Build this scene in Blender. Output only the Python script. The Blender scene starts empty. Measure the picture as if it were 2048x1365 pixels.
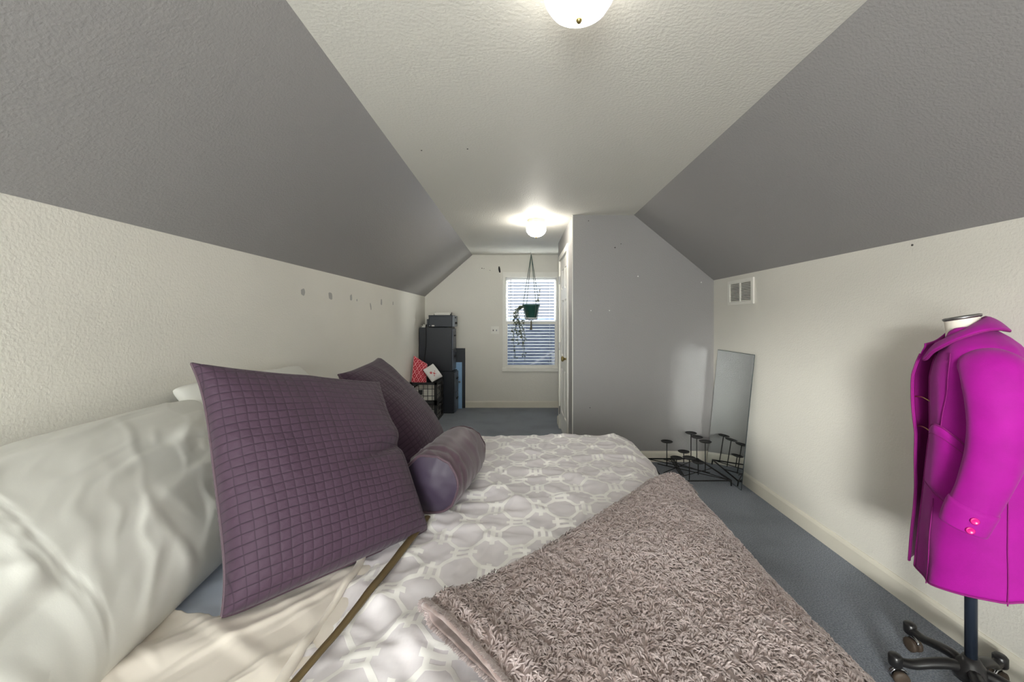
import bpy, bmesh, math, random
import numpy as np
from mathutils import Vector, Matrix

random.seed(7); RNG = np.random.default_rng(7)
SC = bpy.context.scene
COL = SC.collection

# ------------------------------------------------------------------ camera
F_PX, VPX, VPY, EYE = 800.0, 1040.0, 640.0, 1.265
cam_d = bpy.data.cameras.new('camera'); cam = bpy.data.objects.new('camera', cam_d); COL.objects.link(cam)
cam.location = (0, 0, EYE); cam.rotation_euler = (math.pi/2, 0, 0)
cam_d.sensor_width = 36.0; cam_d.lens = F_PX/2048*36
cam_d.shift_x = -(VPX-1024)/2048; cam_d.shift_y = -(682.5-VPY)/2048
cam_d.clip_start = 0.03
SC.camera = cam

# ------------------------------------------------------------------ world: bright overcast sky
w = bpy.data.worlds.new('overcast_sky'); SC.world = w; w.use_nodes = True
bg = w.node_tree.nodes['Background']
bg.inputs[0].default_value = (1.0, 0.985, 0.96, 1); bg.inputs[1].default_value = 14.5
LAMP_STRENGTH = 17.0      # default; each lamp sets its own bulb below

# low hazy sun behind the camera, shining in through the rear window
sun_d = bpy.data.lights.new('hazy_sun', 'SUN'); sun_d.energy = 1.9; sun_d.angle = math.radians(9); sun_d.color = (1.0, 0.97, 0.92)
sun = bpy.data.objects.new('hazy_sun', sun_d); COL.objects.link(sun); sun.location = (-4, -8, 4)
sun.rotation_euler = Vector((0.495, 1.0, -0.15)).to_track_quat('-Z', 'Y').to_euler()

SC.view_settings.view_transform = 'Standard'; SC.view_settings.look = 'None'
SC.view_settings.gamma = 1.0; SC.view_settings.use_curve_mapping = False
SC.view_settings.exposure = 0.78
SC.cycles.blur_glossy = 0.0; SC.cycles.caustics_reflective = True
SC.cycles.max_bounces = 14; SC.cycles.diffuse_bounces = 7; SC.cycles.transparent_max_bounces = 16

# room dimensions (metres)
XL, XR = -1.368, 1.727            # knee walls
CL, CR = -0.684, 1.016            # where the flat ceiling meets the slopes
ZK = 1.60                         # knee wall height (left)
ZKR = 1.617
ZC = 2.20
YE, YB = 5.76, -1.75              # far wall / wall behind the camera
YP, YQ = 3.566, 4.893             # closet front / closet rear
XC = 0.468                        # closet side wall
WIN = (-0.252, 0.575, 0.523, 1.95)   # far window opening incl. casing (x0,x1,z0,z1)
WINB = (-1.08, 0.26, 0.42, 1.84)      # window behind the camera

# daylight enters through the two windows (portals: they emit nothing themselves)
def portal(name, x0, x1, z0, z1, y, rotx):
    l = bpy.data.lights.new(name, 'AREA'); l.shape = 'RECTANGLE'; l.size = x1-x0; l.size_y = z1-z0
    l.cycles.is_portal = True
    o = bpy.data.objects.new(name, l); COL.objects.link(o)
    o.location = ((x0+x1)/2, y, (z0+z1)/2); o.rotation_euler = (rotx, 0, 0)
portal('window_portal_far', WIN[0], WIN[1], WIN[2], WIN[3], YE+0.14, -math.pi/2)
portal('window_portal_rear', WINB[0], WINB[1], WINB[2], WINB[3], YB-0.14, math.pi/2)

# ------------------------------------------------------------------ noise (numpy)
_perm = RNG.permutation(256); _perm = np.concatenate([_perm, _perm, _perm])
_grad = RNG.normal(size=(256, 3)); _grad /= np.linalg.norm(_grad, axis=1)[:, None]
def perlin(p, seed=0):
    p = np.asarray(p, float) + seed*17.31
    i = np.floor(p).astype(int); f = p - i; i &= 255
    u = f*f*f*(f*(f*6-15)+10)
    out = np.zeros(p.shape[:-1])
    for dx in (0, 1):
        for dy in (0, 1):
            for dz in (0, 1):
                h = _perm[_perm[_perm[(i[..., 0]+dx) & 255]+((i[..., 1]+dy) & 255)]+((i[..., 2]+dz) & 255)]
                g = _grad[h % 256]
                d = f - np.array([dx, dy, dz])
                wgt = (u[..., 0] if dx else 1-u[..., 0])*(u[..., 1] if dy else 1-u[..., 1])*(u[..., 2] if dz else 1-u[..., 2])
                out += wgt*(g*d).sum(-1)
    return out
def n2(a, b, seed=0):
    return perlin(np.stack(np.broadcast_arrays(a, b, 0.5), -1).astype(float), seed)
def ridged(a, b, seed=0):
    return 1-np.clip(np.abs(n2(a, b, seed))*3.2, 0, 1)
def aniso(a, b, ang, fl, fa, seed=0):
    """elongated soft folds: fl cycles along direction ang, fa across it"""
    c, s_ = math.cos(ang), math.sin(ang)
    wob = 0.25*n2(a*2.5, b*2.5, seed+7)/max(fl, 1)
    x = (a*c+b*s_)*fl; y = (-a*s_+b*c+wob)*fa
    return np.clip(n2(x, y, seed)*2.2, 0, 1)**1.5
def sstep(a, b, x):
    t = np.clip((x-a)/(b-a), 0, 1); return t*t*(3-2*t)

# ------------------------------------------------------------------ materials
MATS = {}
def lin(c):
    return tuple(((v/255)/12.92 if v/255 <= 0.04045 else ((v/255+0.055)/1.055)**2.4) for v in c)
def nd(nt, t, **kw):
    n = nt.nodes.new(t)
    for k, v in kw.items(): setattr(n, k, v)
    return n
def mat(name, rgb, rough=0.6, metal=0.0, spec=0.5, var=0.0, var_scale=5.0, bump=0.0, bump_scale=100.0, bump_dist=0.002,
        detail=2.0, sheen=0.0, rgb2=None, coord='Object', emit=None, coat=0.0):
    m = bpy.data.materials.new(name); m.use_nodes = True; nt = m.node_tree; b = nt.nodes['Principled BSDF']
    c = lin(rgb)
    b.inputs['Base Color'].default_value = (*c, 1)
    b.inputs['Roughness'].default_value = rough; b.inputs['Metallic'].default_value = metal
    b.inputs['Specular IOR Level'].default_value = spec
    b.inputs['Sheen Weight'].default_value = sheen; b.inputs['Coat Weight'].default_value = coat
    tc = nd(nt, 'ShaderNodeTexCoord')
    if var or rgb2:
        n = nd(nt, 'ShaderNodeTexNoise'); n.inputs['Scale'].default_value = var_scale; n.inputs['Detail'].default_value = 4
        nt.links.new(tc.outputs[coord], n.inputs['Vector'])
        r = nd(nt, 'ShaderNodeValToRGB')
        c2 = lin(rgb2) if rgb2 else tuple(v*(1-var) for v in c)
        c1 = c if rgb2 else tuple(min(1, v*(1+var)) for v in c)
        r.color_ramp.elements[0].position = 0.35; r.color_ramp.elements[1].position = 0.65
        r.color_ramp.elements[0].color = (*c2, 1); r.color_ramp.elements[1].color = (*c1, 1)
        nt.links.new(n.outputs['Fac'], r.inputs['Fac']); nt.links.new(r.outputs['Color'], b.inputs['Base Color'])
    if bump:
        n = nd(nt, 'ShaderNodeTexNoise'); n.inputs['Scale'].default_value = bump_scale; n.inputs['Detail'].default_value = detail
        nt.links.new(tc.outputs[coord], n.inputs['Vector'])
        bp = nd(nt, 'ShaderNodeBump'); bp.inputs['Strength'].default_value = bump; bp.inputs['Distance'].default_value = bump_dist
        nt.links.new(n.outputs['Fac'], bp.inputs['Height']); nt.links.new(bp.outputs['Normal'], b.inputs['Normal'])
    if emit:
        b.inputs['Emission Color'].default_value = (*emit[0], 1); b.inputs['Emission Strength'].default_value = emit[1]
    MATS[name] = m
    return m

mat('paint_cream', (226, 223, 214), 0.55, spec=0.35, var=0.02, var_scale=1.5, bump=0.5, bump_scale=115, bump_dist=0.0035, detail=3)
mat('paint_ceiling', (224, 222, 214), 0.6, spec=0.3, bump=0.6, bump_scale=80, bump_dist=0.004, detail=3)
mat('paint_grey', (154, 152, 151), 0.42, spec=0.45, bump=0.5, bump_scale=115, bump_dist=0.0035, detail=3)
mat('patch_grey', (172, 171, 167), 0.6)
mat('trim_white', (236, 234, 226), 0.4, var=0.02, var_scale=8)
mat('baseboard_cream', (222, 217, 203), 0.45, var=0.03, var_scale=4)
mat('door_white', (238, 237, 232), 0.4, var=0.015, var_scale=6)
mat('brass', (168, 150, 96), 0.28, metal=1.0, var=0.1, var_scale=30)
mat('steel_dull', (150, 150, 150), 0.35, metal=1.0, var=0.08, var_scale=40)
mat('chrome', (205, 208, 212), 0.12, metal=1.0, var=0.03, var_scale=40)
mat('carpet', (150, 156, 166), 0.95, spec=0.1, rgb2=(104, 111, 122), var_scale=170, bump=1.0, bump_scale=220, bump_dist=0.006, detail=4, sheen=0.2)
def carpet_wear():   # footprints and tracks: slow tone variation of the pile
    nt = MATS['carpet'].node_tree; b = nt.nodes['Principled BSDF']; tc = nd(nt, 'ShaderNodeTexCoord')
    n = nd(nt, 'ShaderNodeTexNoise'); n.inputs['Scale'].default_value = 2.6; n.inputs['Detail'].default_value = 3
    r = nd(nt, 'ShaderNodeValToRGB'); r.color_ramp.elements[0].position = 0.32; r.color_ramp.elements[1].position = 0.55
    r.color_ramp.elements[0].color = (0.78, 0.78, 0.78, 1); r.color_ramp.elements[1].color = (1, 1, 1, 1)
    mx = nd(nt, 'ShaderNodeMix', data_type='RGBA'); mx.blend_type = 'MULTIPLY'; mx.inputs[0].default_value = 1.0
    src = b.inputs['Base Color'].links[0].from_socket
    nt.links.new(tc.outputs['Object'], n.inputs['Vector']); nt.links.new(n.outputs['Fac'], r.inputs['Fac'])
    nt.links.new(src, mx.inputs[6]); nt.links.new(r.outputs['Color'], mx.inputs[7]); nt.links.new(mx.outputs[2], b.inputs['Base Color'])
carpet_wear()
mat('black_metal', (34, 33, 34), 0.5, metal=0.3, var=0.15, var_scale=60)
mat('cabinet_black', (34, 38, 46), 0.38, var=0.06, var_scale=3, bump=0.15, bump_scale=400, bump_dist=0.0005)
mat('cabinet_face', (78, 84, 96), 0.35, var=0.05, var_scale=6)
mat('plastic_dark', (44, 50, 58), 0.42, var=0.06, var_scale=10)
mat('plastic_grey', (122, 128, 136), 0.4, var=0.05, var_scale=10)
mat('crate_black', (30, 31, 33), 0.45, var=0.1, var_scale=20)
mat('paper', (228, 226, 218), 0.75, var=0.04, var_scale=12)
mat('blue_reflection_board', (150, 190, 228), 0.45, var=0.08, var_scale=3)  # blue-lit reflection put into a solid board's colour
mat('panel_charcoal', (58, 62, 68), 0.55, var=0.06, var_scale=4)
mat('pot_green', (38, 82, 74), 0.4, var=0.08, var_scale=15)
mat('pot_cord', (88, 108, 102), 0.7, var=0.1, var_scale=50)
mat('saucer_clear', (205, 212, 212), 0.2, var=0.03, var_scale=10)
mat('leaf_dark', (62, 82, 52), 0.5, rgb2=(96, 100, 74), var_scale=25)
mat('tassel', (120, 112, 84), 0.8, var=0.15, var_scale=40)
mat('cream_sheet', (222, 214, 203), 0.4, spec=0.5, var=0.02, var_scale=3, sheen=0.2)
mat('sheet_shade_blue', (202, 211, 228), 0.6, var=0.03, var_scale=4)  # blue cast of the shaded sheet is painted into the cloth
mat('white_cotton', (215, 215, 209), 0.75, spec=0.25, var=0.015, var_scale=5, bump=0.15, bump_scale=500, bump_dist=0.0006)
mat('purple_satin', (74, 52, 64), 0.55, spec=0.5, var=0.05, var_scale=7, sheen=0.25)
mat('purple_cap', (54, 42, 62), 0.5, spec=0.4, var=0.05, var_scale=7, sheen=0.2)
mat('ribbon_brown', (98, 82, 52), 0.5, var=0.08, var_scale=30)
mat('mattress_white', (214, 212, 206), 0.8, var=0.02, var_scale=6)
mat('bed_fabric', (96, 94, 96), 0.85, var=0.08, var_scale=20)
mat('coat_wool', (148, 3, 131), 0.75, spec=0.25, var=0.06, var_scale=14, bump=0.35, bump_scale=500, bump_dist=0.0012, sheen=0.08)
mat('coat_seam', (128, 3, 106), 0.8, var=0.05, var_scale=40)
mat('coat_lining', (120, 6, 100), 0.6, var=0.06, var_scale=10)
mat('button_magenta', (196, 18, 120), 0.3, var=0.05, var_scale=40)
mat('form_white', (226, 220, 208), 0.7, var=0.03, var_scale=10)
mat('pole_blue_black', (44, 52, 66), 0.3, metal=0.5, var=0.06, var_scale=10)
mat('plastic_black', (28, 27, 28), 0.32, var=0.08, var_scale=12)
mat('rubber_brown', (70, 58, 48), 0.6, var=0.1, var_scale=30)
mat('lamp_base', (232, 220, 190), 0.4, var=0.02, var_scale=20)
mat('globe_glass', (250, 247, 235), 0.3, var=0.01, emit=((1.0, 0.95, 0.86), LAMP_STRENGTH))
mat('mirror_edge', (58, 66, 68), 0.3, var=0.1, var_scale=20)
mat('slat_white', (226, 228, 230), 0.45, var=0.02, var_scale=5)
mat('roof_shingle', (58, 66, 82), 0.9, spec=0.1, rgb2=(40, 47, 62), var_scale=6, bump=0.5, bump_scale=60)
mat('siding', (42, 45, 51), 0.9, spec=0.1, var=0.05, var_scale=3)
mat('pipe_grey', (84, 88, 98), 0.8, spec=0.1, var=0.05)
mat('void_dark', (28, 26, 24), 0.9, var=0.1, var_scale=10)
mat('nail_white', (240, 240, 238), 0.5, var=0.01)
mat('nail_dark', (60, 58, 56), 0.5, var=0.05)

def glass_mat():
    m = bpy.data.materials.new('pane_glass'); m.use_nodes = True; nt = m.node_tree; nt.nodes.clear()
    out = nd(nt, 'ShaderNodeOutputMaterial'); mx = nd(nt, 'ShaderNodeMixShader')
    t = nd(nt, 'ShaderNodeBsdfTransparent'); g = nd(nt, 'ShaderNodeBsdfGlossy'); g.inputs['Roughness'].default_value = 0.02
    t.inputs[0].default_value = (0.95, 0.97, 0.97, 1)
    mx.inputs[0].default_value = 0.004
    nt.links.new(t.outputs[0], mx.inputs[1]); nt.links.new(g.outputs[0], mx.inputs[2])
    nt.links.new(mx.outputs[0], out.inputs[0]); MATS['pane_glass'] = m
glass_mat()
def screen_mat():
    m = bpy.data.materials.new('insect_mesh'); m.use_nodes = True; nt = m.node_tree; nt.nodes.clear()
    out = nd(nt, 'ShaderNodeOutputMaterial'); mx = nd(nt, 'ShaderNodeMixShader'); mx.inputs[0].default_value = 0.60
    t = nd(nt, 'ShaderNodeBsdfTransparent'); g = nd(nt, 'ShaderNodeBsdfDiffuse'); g.inputs[0].default_value = (0.02, 0.022, 0.026, 1)
    nt.links.new(t.outputs[0], mx.inputs[1]); nt.links.new(g.outputs[0], mx.inputs[2]); nt.links.new(mx.outputs[0], out.inputs[0]); MATS['insect_mesh'] = m
screen_mat()
def mirror_mat():
    m = mat('mirror_silver', (222, 226, 226), 0.0, metal=1.0)
    nt = m.node_tree; b = nt.nodes['Principled BSDF']; tc = nd(nt, 'ShaderNodeTexCoord')
    n = nd(nt, 'ShaderNodeTexNoise'); n.inputs['Scale'].default_value = 4; n.inputs['Detail'].default_value = 3
    mr = nd(nt, 'ShaderNodeMapRange'); mr.inputs['From Min'].default_value = 0.45; mr.inputs['From Max'].default_value = 0.8
    mr.inputs['To Min'].default_value = 0.015; mr.inputs['To Max'].default_value = 0.06
    nt.links.new(tc.outputs['Object'], n.inputs['Vector']); nt.links.new(n.outputs['Fac'], mr.inputs['Value'])
    nt.links.new(mr.outputs[0], b.inputs['Roughness'])
mirror_mat()

class NB:     # tiny math-node builder
    def __init__(s, nt): s.nt = nt
    def v(s, x, sock):
        if isinstance(x, (int, float)): sock.default_value = x
        else: s.nt.links.new(x, sock)
    def m(s, op, a, b=0.0, c=0.0):
        n = s.nt.nodes.new('ShaderNodeMath'); n.operation = op
        s.v(a, n.inputs[0]); s.v(b, n.inputs[1]); s.v(c, n.inputs[2]); return n.outputs[0]
    def smooth(s, x, lo, hi):
        n = s.nt.nodes.new('ShaderNodeMapRange'); n.interpolation_type = 'SMOOTHSTEP'
        s.v(x, n.inputs[0]); s.v(lo, n.inputs[1]); s.v(hi, n.inputs[2]); return n.outputs[0]

def quilt_mat():
    m = mat('purple_quilt', (86, 66, 84), 0.68, spec=0.3, sheen=0.1)
    nt = m.node_tree; b = nt.nodes['Principled BSDF']; k = NB(nt)
    uv = nd(nt, 'ShaderNodeUVMap'); sp = nd(nt, 'ShaderNodeSeparateXYZ'); nt.links.new(uv.outputs[0], sp.inputs[0])
    no = nd(nt, 'ShaderNodeTexNoise'); no.inputs['Scale'].default_value = 5; nt.links.new(uv.outputs[0], no.inputs['Vector'])
    wob = k.m('MULTIPLY', k.m('SUBTRACT', no.outputs['Fac'], 0.5), 0.02)
    N = 25.0
    def cell(x, n):
        f = k.m('FRACT', k.m('MULTIPLY', k.m('ADD', x, wob), n)); return k.m('ABSOLUTE', k.m('SUBTRACT', f, 0.5))
    a = cell(sp.outputs[0], N); c = cell(sp.outputs[1], N*1.12)
    lu = k.smooth(a, 0.43, 0.5); lv = k.smooth(c, 0.41, 0.5)
    line = k.m('MAXIMUM', k.m('MULTIPLY', lu, 0.6), lv)
    pill = k.m('SUBTRACT', 1.0, k.m('MAXIMUM', k.m('POWER', k.m('MULTIPLY', a, 2.0), 2.5), k.m('POWER', k.m('MULTIPLY', c, 2.0), 2.5)))
    fine = nd(nt, 'ShaderNodeTexNoise'); fine.inputs['Scale'].default_value = 180; nt.links.new(uv.outputs[0], fine.inputs['Vector'])
    h = k.m('ADD', pill, k.m('MULTIPLY', fine.outputs['Fac'], 0.15))
    bp = nd(nt, 'ShaderNodeBump'); bp.inputs['Strength'].default_value = 0.6; bp.inputs['Distance'].default_value = 0.0026
    nt.links.new(h, bp.inputs['Height']); nt.links.new(bp.outputs[0], b.inputs['Normal'])
    mx = nd(nt, 'ShaderNodeMix', data_type='RGBA'); nt.links.new(line, mx.inputs[0])
    mx.inputs[6].default_value = (*lin((69, 50, 66)), 1); mx.inputs[7].default_value = (*lin((37, 24, 38)), 1)
    nt.links.new(mx.outputs[2], b.inputs['Base Color'])
quilt_mat()

def duvet_mat():
    m = mat('duvet_jacquard', (206, 202, 206), 0.5, spec=0.5, sheen=0.15)
    nt = m.node_tree; b = nt.nodes['Principled BSDF']; k = NB(nt)
    uv = nd(nt, 'ShaderNodeUVMap'); sp = nd(nt, 'ShaderNodeSeparateXYZ'); nt.links.new(uv.outputs[0], sp.inputs[0])
    wn = nd(nt, 'ShaderNodeTexNoise'); wn.inputs['Scale'].default_value = 9.0; nt.links.new(uv.outputs[0], wn.inputs['Vector'])
    vm = nd(nt, 'ShaderNodeVectorMath', operation='MULTIPLY_ADD'); vm.inputs[1].default_value = (0.014, 0.014, 0)
    nt.links.new(wn.outputs['Color'], vm.inputs[0]); nt.links.new(uv.outputs[0], vm.inputs[2]); nt.links.new(vm.outputs[0], sp.inputs[0])
    P = 0.152
    def ring(ox, oy, R, wd, stretch):
        u = k.m('SUBTRACT', k.m('FRACT', k.m('ADD', k.m('DIVIDE', sp.outputs[0], P), ox)), 0.5)
        v = k.m('SUBTRACT', k.m('FRACT', k.m('ADD', k.m('DIVIDE', sp.outputs[1], P*stretch), oy)), 0.5)
        au = k.m('ABSOLUTE', u); av = k.m('ABSOLUTE', v)
        d = k.m('MAXIMUM', k.m('MAXIMUM', au, av), k.m('MULTIPLY', k.m('ADD', au, av), 0.72))
        dist = k.m('ABSOLUTE', k.m('SUBTRACT', d, R))
        return k.m('SUBTRACT', 1.0, k.smooth(dist, wd*0.75, wd))
    def bars(horizontal, o1, o2, wd, ln):
        u = k.m('ABSOLUTE', k.m('SUBTRACT', k.m('FRACT', k.m('ADD', k.m('DIVIDE', sp.outputs[0], P), o1)), 0.5))
        v = k.m('ABSOLUTE', k.m('SUBTRACT', k.m('FRACT', k.m('ADD', k.m('DIVIDE', sp.outputs[1], P*1.15), o2)), 0.5))
        if not horizontal: u, v = v, u
        return k.m('MULTIPLY', k.m('LESS_THAN', v, wd), k.m('LESS_THAN', u, ln))
    r1 = ring(0, 0, 0.36, 0.046, 1.15); r2 = ring(0.5, 0.5, 0.36, 0.046, 1.15)
    b1 = bars(True, 0.5, 0.0, 0.046, 0.25); b2 = bars(False, 0.0, 0.5, 0.046, 0.25)
    s = k.m('MAXIMUM', k.m('MAXIMUM', r1, r2), k.m('MAXIMUM', b1, b2))
    mx = nd(nt, 'ShaderNodeMix', data_type='RGBA'); nt.links.new(s, mx.inputs[0])
    mx.inputs[6].default_value = (*lin((213, 208, 211)), 1); mx.inputs[7].default_value = (*lin((238, 236, 233)), 1)
    nt.links.new(mx.outputs[2], b.inputs['Base Color'])
    rr = k.m('SUBTRACT', 0.60, k.m('MULTIPLY', s, 0.28)); nt.links.new(rr, b.inputs['Roughness'])
    bp = nd(nt, 'ShaderNodeBump'); bp.inputs['Strength'].default_value = 0.25; bp.inputs['Distance'].default_value = 0.0015
    nt.links.new(s, bp.inputs['Height']); nt.links.new(bp.outputs[0], b.inputs['Normal'])
duvet_mat()

def fleece_mat():
    m = mat('fleece_taupe', (186, 168, 164), 0.9, spec=0.15, rgb2=(146, 130, 128), var_scale=55, sheen=0.5)
    at = nd(m.node_tree, 'ShaderNodeAttribute', attribute_name='tint')
    nt = m.node_tree; b = nt.nodes['Principled BSDF']
    mx = nd(nt, 'ShaderNodeMix', data_type='RGBA')
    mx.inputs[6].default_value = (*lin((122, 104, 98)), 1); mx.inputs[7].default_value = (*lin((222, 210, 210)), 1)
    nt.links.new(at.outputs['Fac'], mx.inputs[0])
    m2 = nd(nt, 'ShaderNodeMix', data_type='RGBA'); m2.inputs[0].default_value = 0.65
    src = b.inputs['Base Color'].links[0].from_socket
    nt.links.new(src, m2.inputs[6]); nt.links.new(mx.outputs[2], m2.inputs[7]); nt.links.new(m2.outputs[2], b.inputs['Base Color'])
fleece_mat()
def flower_mat(name, kind):
    m = mat(name, (226, 222, 220), 0.7)
    nt = m.node_tree; b = nt.nodes['Principled BSDF']; k = NB(nt)
    uv = nd(nt, 'ShaderNodeUVMap'); sp = nd(nt, 'ShaderNodeSeparateXYZ'); nt.links.new(uv.outputs[0], sp.inputs[0])
    x, y = sp.outputs[0], sp.outputs[1]
    if kind == 'lattice':
        a = k.m('ABSOLUTE', k.m('SUBTRACT', k.m('FRACT', k.m('MULTIPLY', k.m('ADD', x, y), 3.5)), 0.5))
        c = k.m('ABSOLUTE', k.m('SUBTRACT', k.m('FRACT', k.m('MULTIPLY', k.m('SUBTRACT', x, y), 3.5)), 0.5))
        s = k.m('MAXIMUM', k.m('GREATER_THAN', a, 0.41), k.m('GREATER_THAN', c, 0.41))
        d = k.m('LESS_THAN', k.m('ADD', a, c), 0.16)
        s = k.m('MAXIMUM', s, d); c0, c1 = (190, 30, 52), (236, 150, 158)
    else:
        s = None
        for (cx, cy, r) in ((0.60, 0.42, 0.075), (0.47, 0.25, 0.085), (0.72, 0.34, 0.04), (0.50, 0.55, 0.035), (0.66, 0.52, 0.03)):
            dx = k.m('SUBTRACT', x, cx); dy = k.m('SUBTRACT', y, cy)
            ang = k.m('ARCTAN2', dy, dx); rad = k.m('SQRT', k.m('ADD', k.m('MULTIPLY', dx, dx), k.m('MULTIPLY', dy, dy)))
            lim = k.m('MULTIPLY', k.m('ADD', 0.85, k.m('MULTIPLY', k.m('COSINE', k.m('MULTIPLY', ang, 5.0)), 0.3)), r)
            q = k.m('MULTIPLY', k.m('LESS_THAN', rad, lim), k.m('GREATER_THAN', rad, r*0.16))
            s = q if s is None else k.m('MAXIMUM', s, q)
        c0, c1 = (232, 230, 228), (196, 28, 50)
    mx = nd(nt, 'ShaderNodeMix', data_type='RGBA'); nt.links.new(s, mx.inputs[0])
    mx.inputs[6].default_value = (*lin(c0), 1); mx.inputs[7].default_value = (*lin(c1), 1)
    nt.links.new(mx.outputs[2], b.inputs['Base Color'])
flower_mat('cushion_red_lattice', 'lattice'); flower_mat('cushion_white_flower', 'flower')

# ------------------------------------------------------------------ mesh helpers
def link(name, me, material, parent=None, smooth=False):
    o = bpy.data.objects.new(name, me); COL.objects.link(o)
    if material: me.materials.append(MATS[material])
    if smooth: me.polygons.foreach_set('use_smooth', [True]*len(me.polygons))
    if parent is not None:
        o.parent = parent
        o.matrix_parent_inverse = Matrix.LocRotScale(parent.location, parent.rotation_euler, None).inverted()
    return o
def from_bm(name, bm, material, parent=None, smooth=False):
    bmesh.ops.recalc_face_normals(bm, faces=bm.faces)
    me = bpy.data.meshes.new(name); bm.to_mesh(me); bm.free()
    return link(name, me, material, parent, smooth)
def quads(name, V, Fq, material, parent=None, smooth=True, uv=None, tint=None):
    V = np.asarray(V, np.float32).reshape(-1, 3); Fq = np.asarray(Fq, np.int32).reshape(-1, 4)
    me = bpy.data.meshes.new(name)
    me.vertices.add(len(V)); me.vertices.foreach_set('co', V.ravel())
    me.loops.add(Fq.size); me.loops.foreach_set('vertex_index', Fq.ravel())
    me.polygons.add(len(Fq)); me.polygons.foreach_set('loop_start', np.arange(0, Fq.size, 4, dtype=np.int32))
    me.update(calc_edges=True)
    if uv is not None:
        l = me.uv_layers.new(name='UVMap'); l.data.foreach_set('uv', np.asarray(uv, np.float32)[Fq.ravel()].ravel())
    if tint is not None:
        a = me.attributes.new('tint', 'FLOAT', 'POINT'); a.data.foreach_set('value', np.asarray(tint, np.float32))
    me.validate()
    return link(name, me, material, parent, smooth)
def grid_faces(nu, nv, wrap_u=False, wrap_v=False, off=0):
    iu = np.arange(nu if wrap_u else nu-1); iv = np.arange(nv if wrap_v else nv-1)
    A, B = np.meshgrid(iu, iv, indexing='ij'); A2 = (A+1) % nu; B2 = (B+1) % nv
    return np.stack([A*nv+B, A2*nv+B, A2*nv+B2, A*nv+B2], -1).reshape(-1, 4)+off
def bm_box(bm, x0, x1, y0, y1, z0, z1, M=None):
    vs = [Vector((x, y, z)) for x in (x0, x1) for y in (y0, y1) for z in (z0, z1)]
    if M is not None: vs = [M @ v for v in vs]
    v = [bm.verts.new(p) for p in vs]
    for f in ((0, 1, 3, 2), (4, 6, 7, 5), (0, 4, 5, 1), (2, 3, 7, 6), (0, 2, 6, 4), (1, 5, 7, 3)):
        bm.faces.new([v[i] for i in f])
def box(name, x0, x1, y0, y1, z0, z1, material, parent=None, bevel=0.0, M=None, seg=2):
    bm = bmesh.new(); bm_box(bm, x0, x1, y0, y1, z0, z1, M)
    if bevel: bmesh.ops.bevel(bm, geom=bm.edges[:], offset=bevel, segments=seg, affect='EDGES', profile=0.5)
    return from_bm(name, bm, material, parent)
def boxes(name, lst, material, parent=None, M=None):
    bm = bmesh.new()
    for b in lst: bm_box(bm, *b, M=M)
    return from_bm(name, bm, material, parent)
def prism(name, pts, axis, a0, a1, material, parent=None, bevel=0.0):
    """polygon in the plane perpendicular to axis ('x': (y,z), 'y': (x,z), 'z': (x,y)) extruded from a0 to a1"""
    def mk(p, a): return {'x': (a, p[0], p[1]), 'y': (p[0], a, p[1]), 'z': (p[0], p[1], a)}[axis]
    bm = bmesh.new(); A = [bm.verts.new(mk(p, a0)) for p in pts]; B = [bm.verts.new(mk(p, a1)) for p in pts]
    bm.faces.new(A); bm.faces.new(B[::-1]); n = len(pts)
    for i in range(n): bm.faces.new([A[i], A[(i+1) % n], B[(i+1) % n], B[i]])
    if bevel: bmesh.ops.bevel(bm, geom=bm.edges[:], offset=bevel, segments=2, affect='EDGES', profile=0.5)
    return from_bm(name, bm, material, parent)
def tube_geo(pts, rad, n=10, cap=True, squash=None):
    P = np.array(pts, float); m = len(P); rad = np.broadcast_to(np.array(rad, float), (m,))
    T = np.gradient(P, axis=0); T /= np.linalg.norm(T, axis=1)[:, None]+1e-12
    up = np.array([0, 0, 1.0]) if abs(T[0, 2]) < 0.9 else np.array([1.0, 0, 0])
    N = np.zeros_like(P); 
    v = up - T[0]*np.dot(up, T[0]); N[0] = v/np.linalg.norm(v)
    for i in range(1, m):
        v = N[i-1]-T[i]*np.dot(N[i-1], T[i]); N[i] = v/np.linalg.norm(v)
    B = np.cross(T, N); a = np.linspace(0, 2*math.pi, n, endpoint=False)
    s = 1.0 if squash is None else squash
    V = P[:, None]+rad[:, None, None]*(np.cos(a)[None, :, None]*N[:, None]*s+np.sin(a)[None, :, None]*B[:, None])
    F = grid_faces(m, n, wrap_v=True)
    V = V.reshape(-1, 3)
    if cap:
        k = len(V); V = np.vstack([V, P[:1], P[-1:]])
        F = [list(f) for f in F]
        for j in range(n):
            F.append([j, (j+1) % n, k, k]); F.append([(m-1)*n+(j+1) % n, (m-1)*n+j, k+1, k+1])
    return V, F
def add_tube(bm, pts, rad, n=8, squash=None):
    V, F = tube_geo(pts, rad, n, True, squash); vs = [bm.verts.new(p) for p in V]
    for f in F:
        ids = list(dict.fromkeys(int(i) for i in f))
        try: bm.faces.new([vs[i] for i in ids])
        except ValueError: pass
def tube(name, pts, rad, material, parent=None, n=8, squash=None):
    bm = bmesh.new(); add_tube(bm, pts, rad, n, squash); return from_bm(name, bm, material, parent, True)
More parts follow.
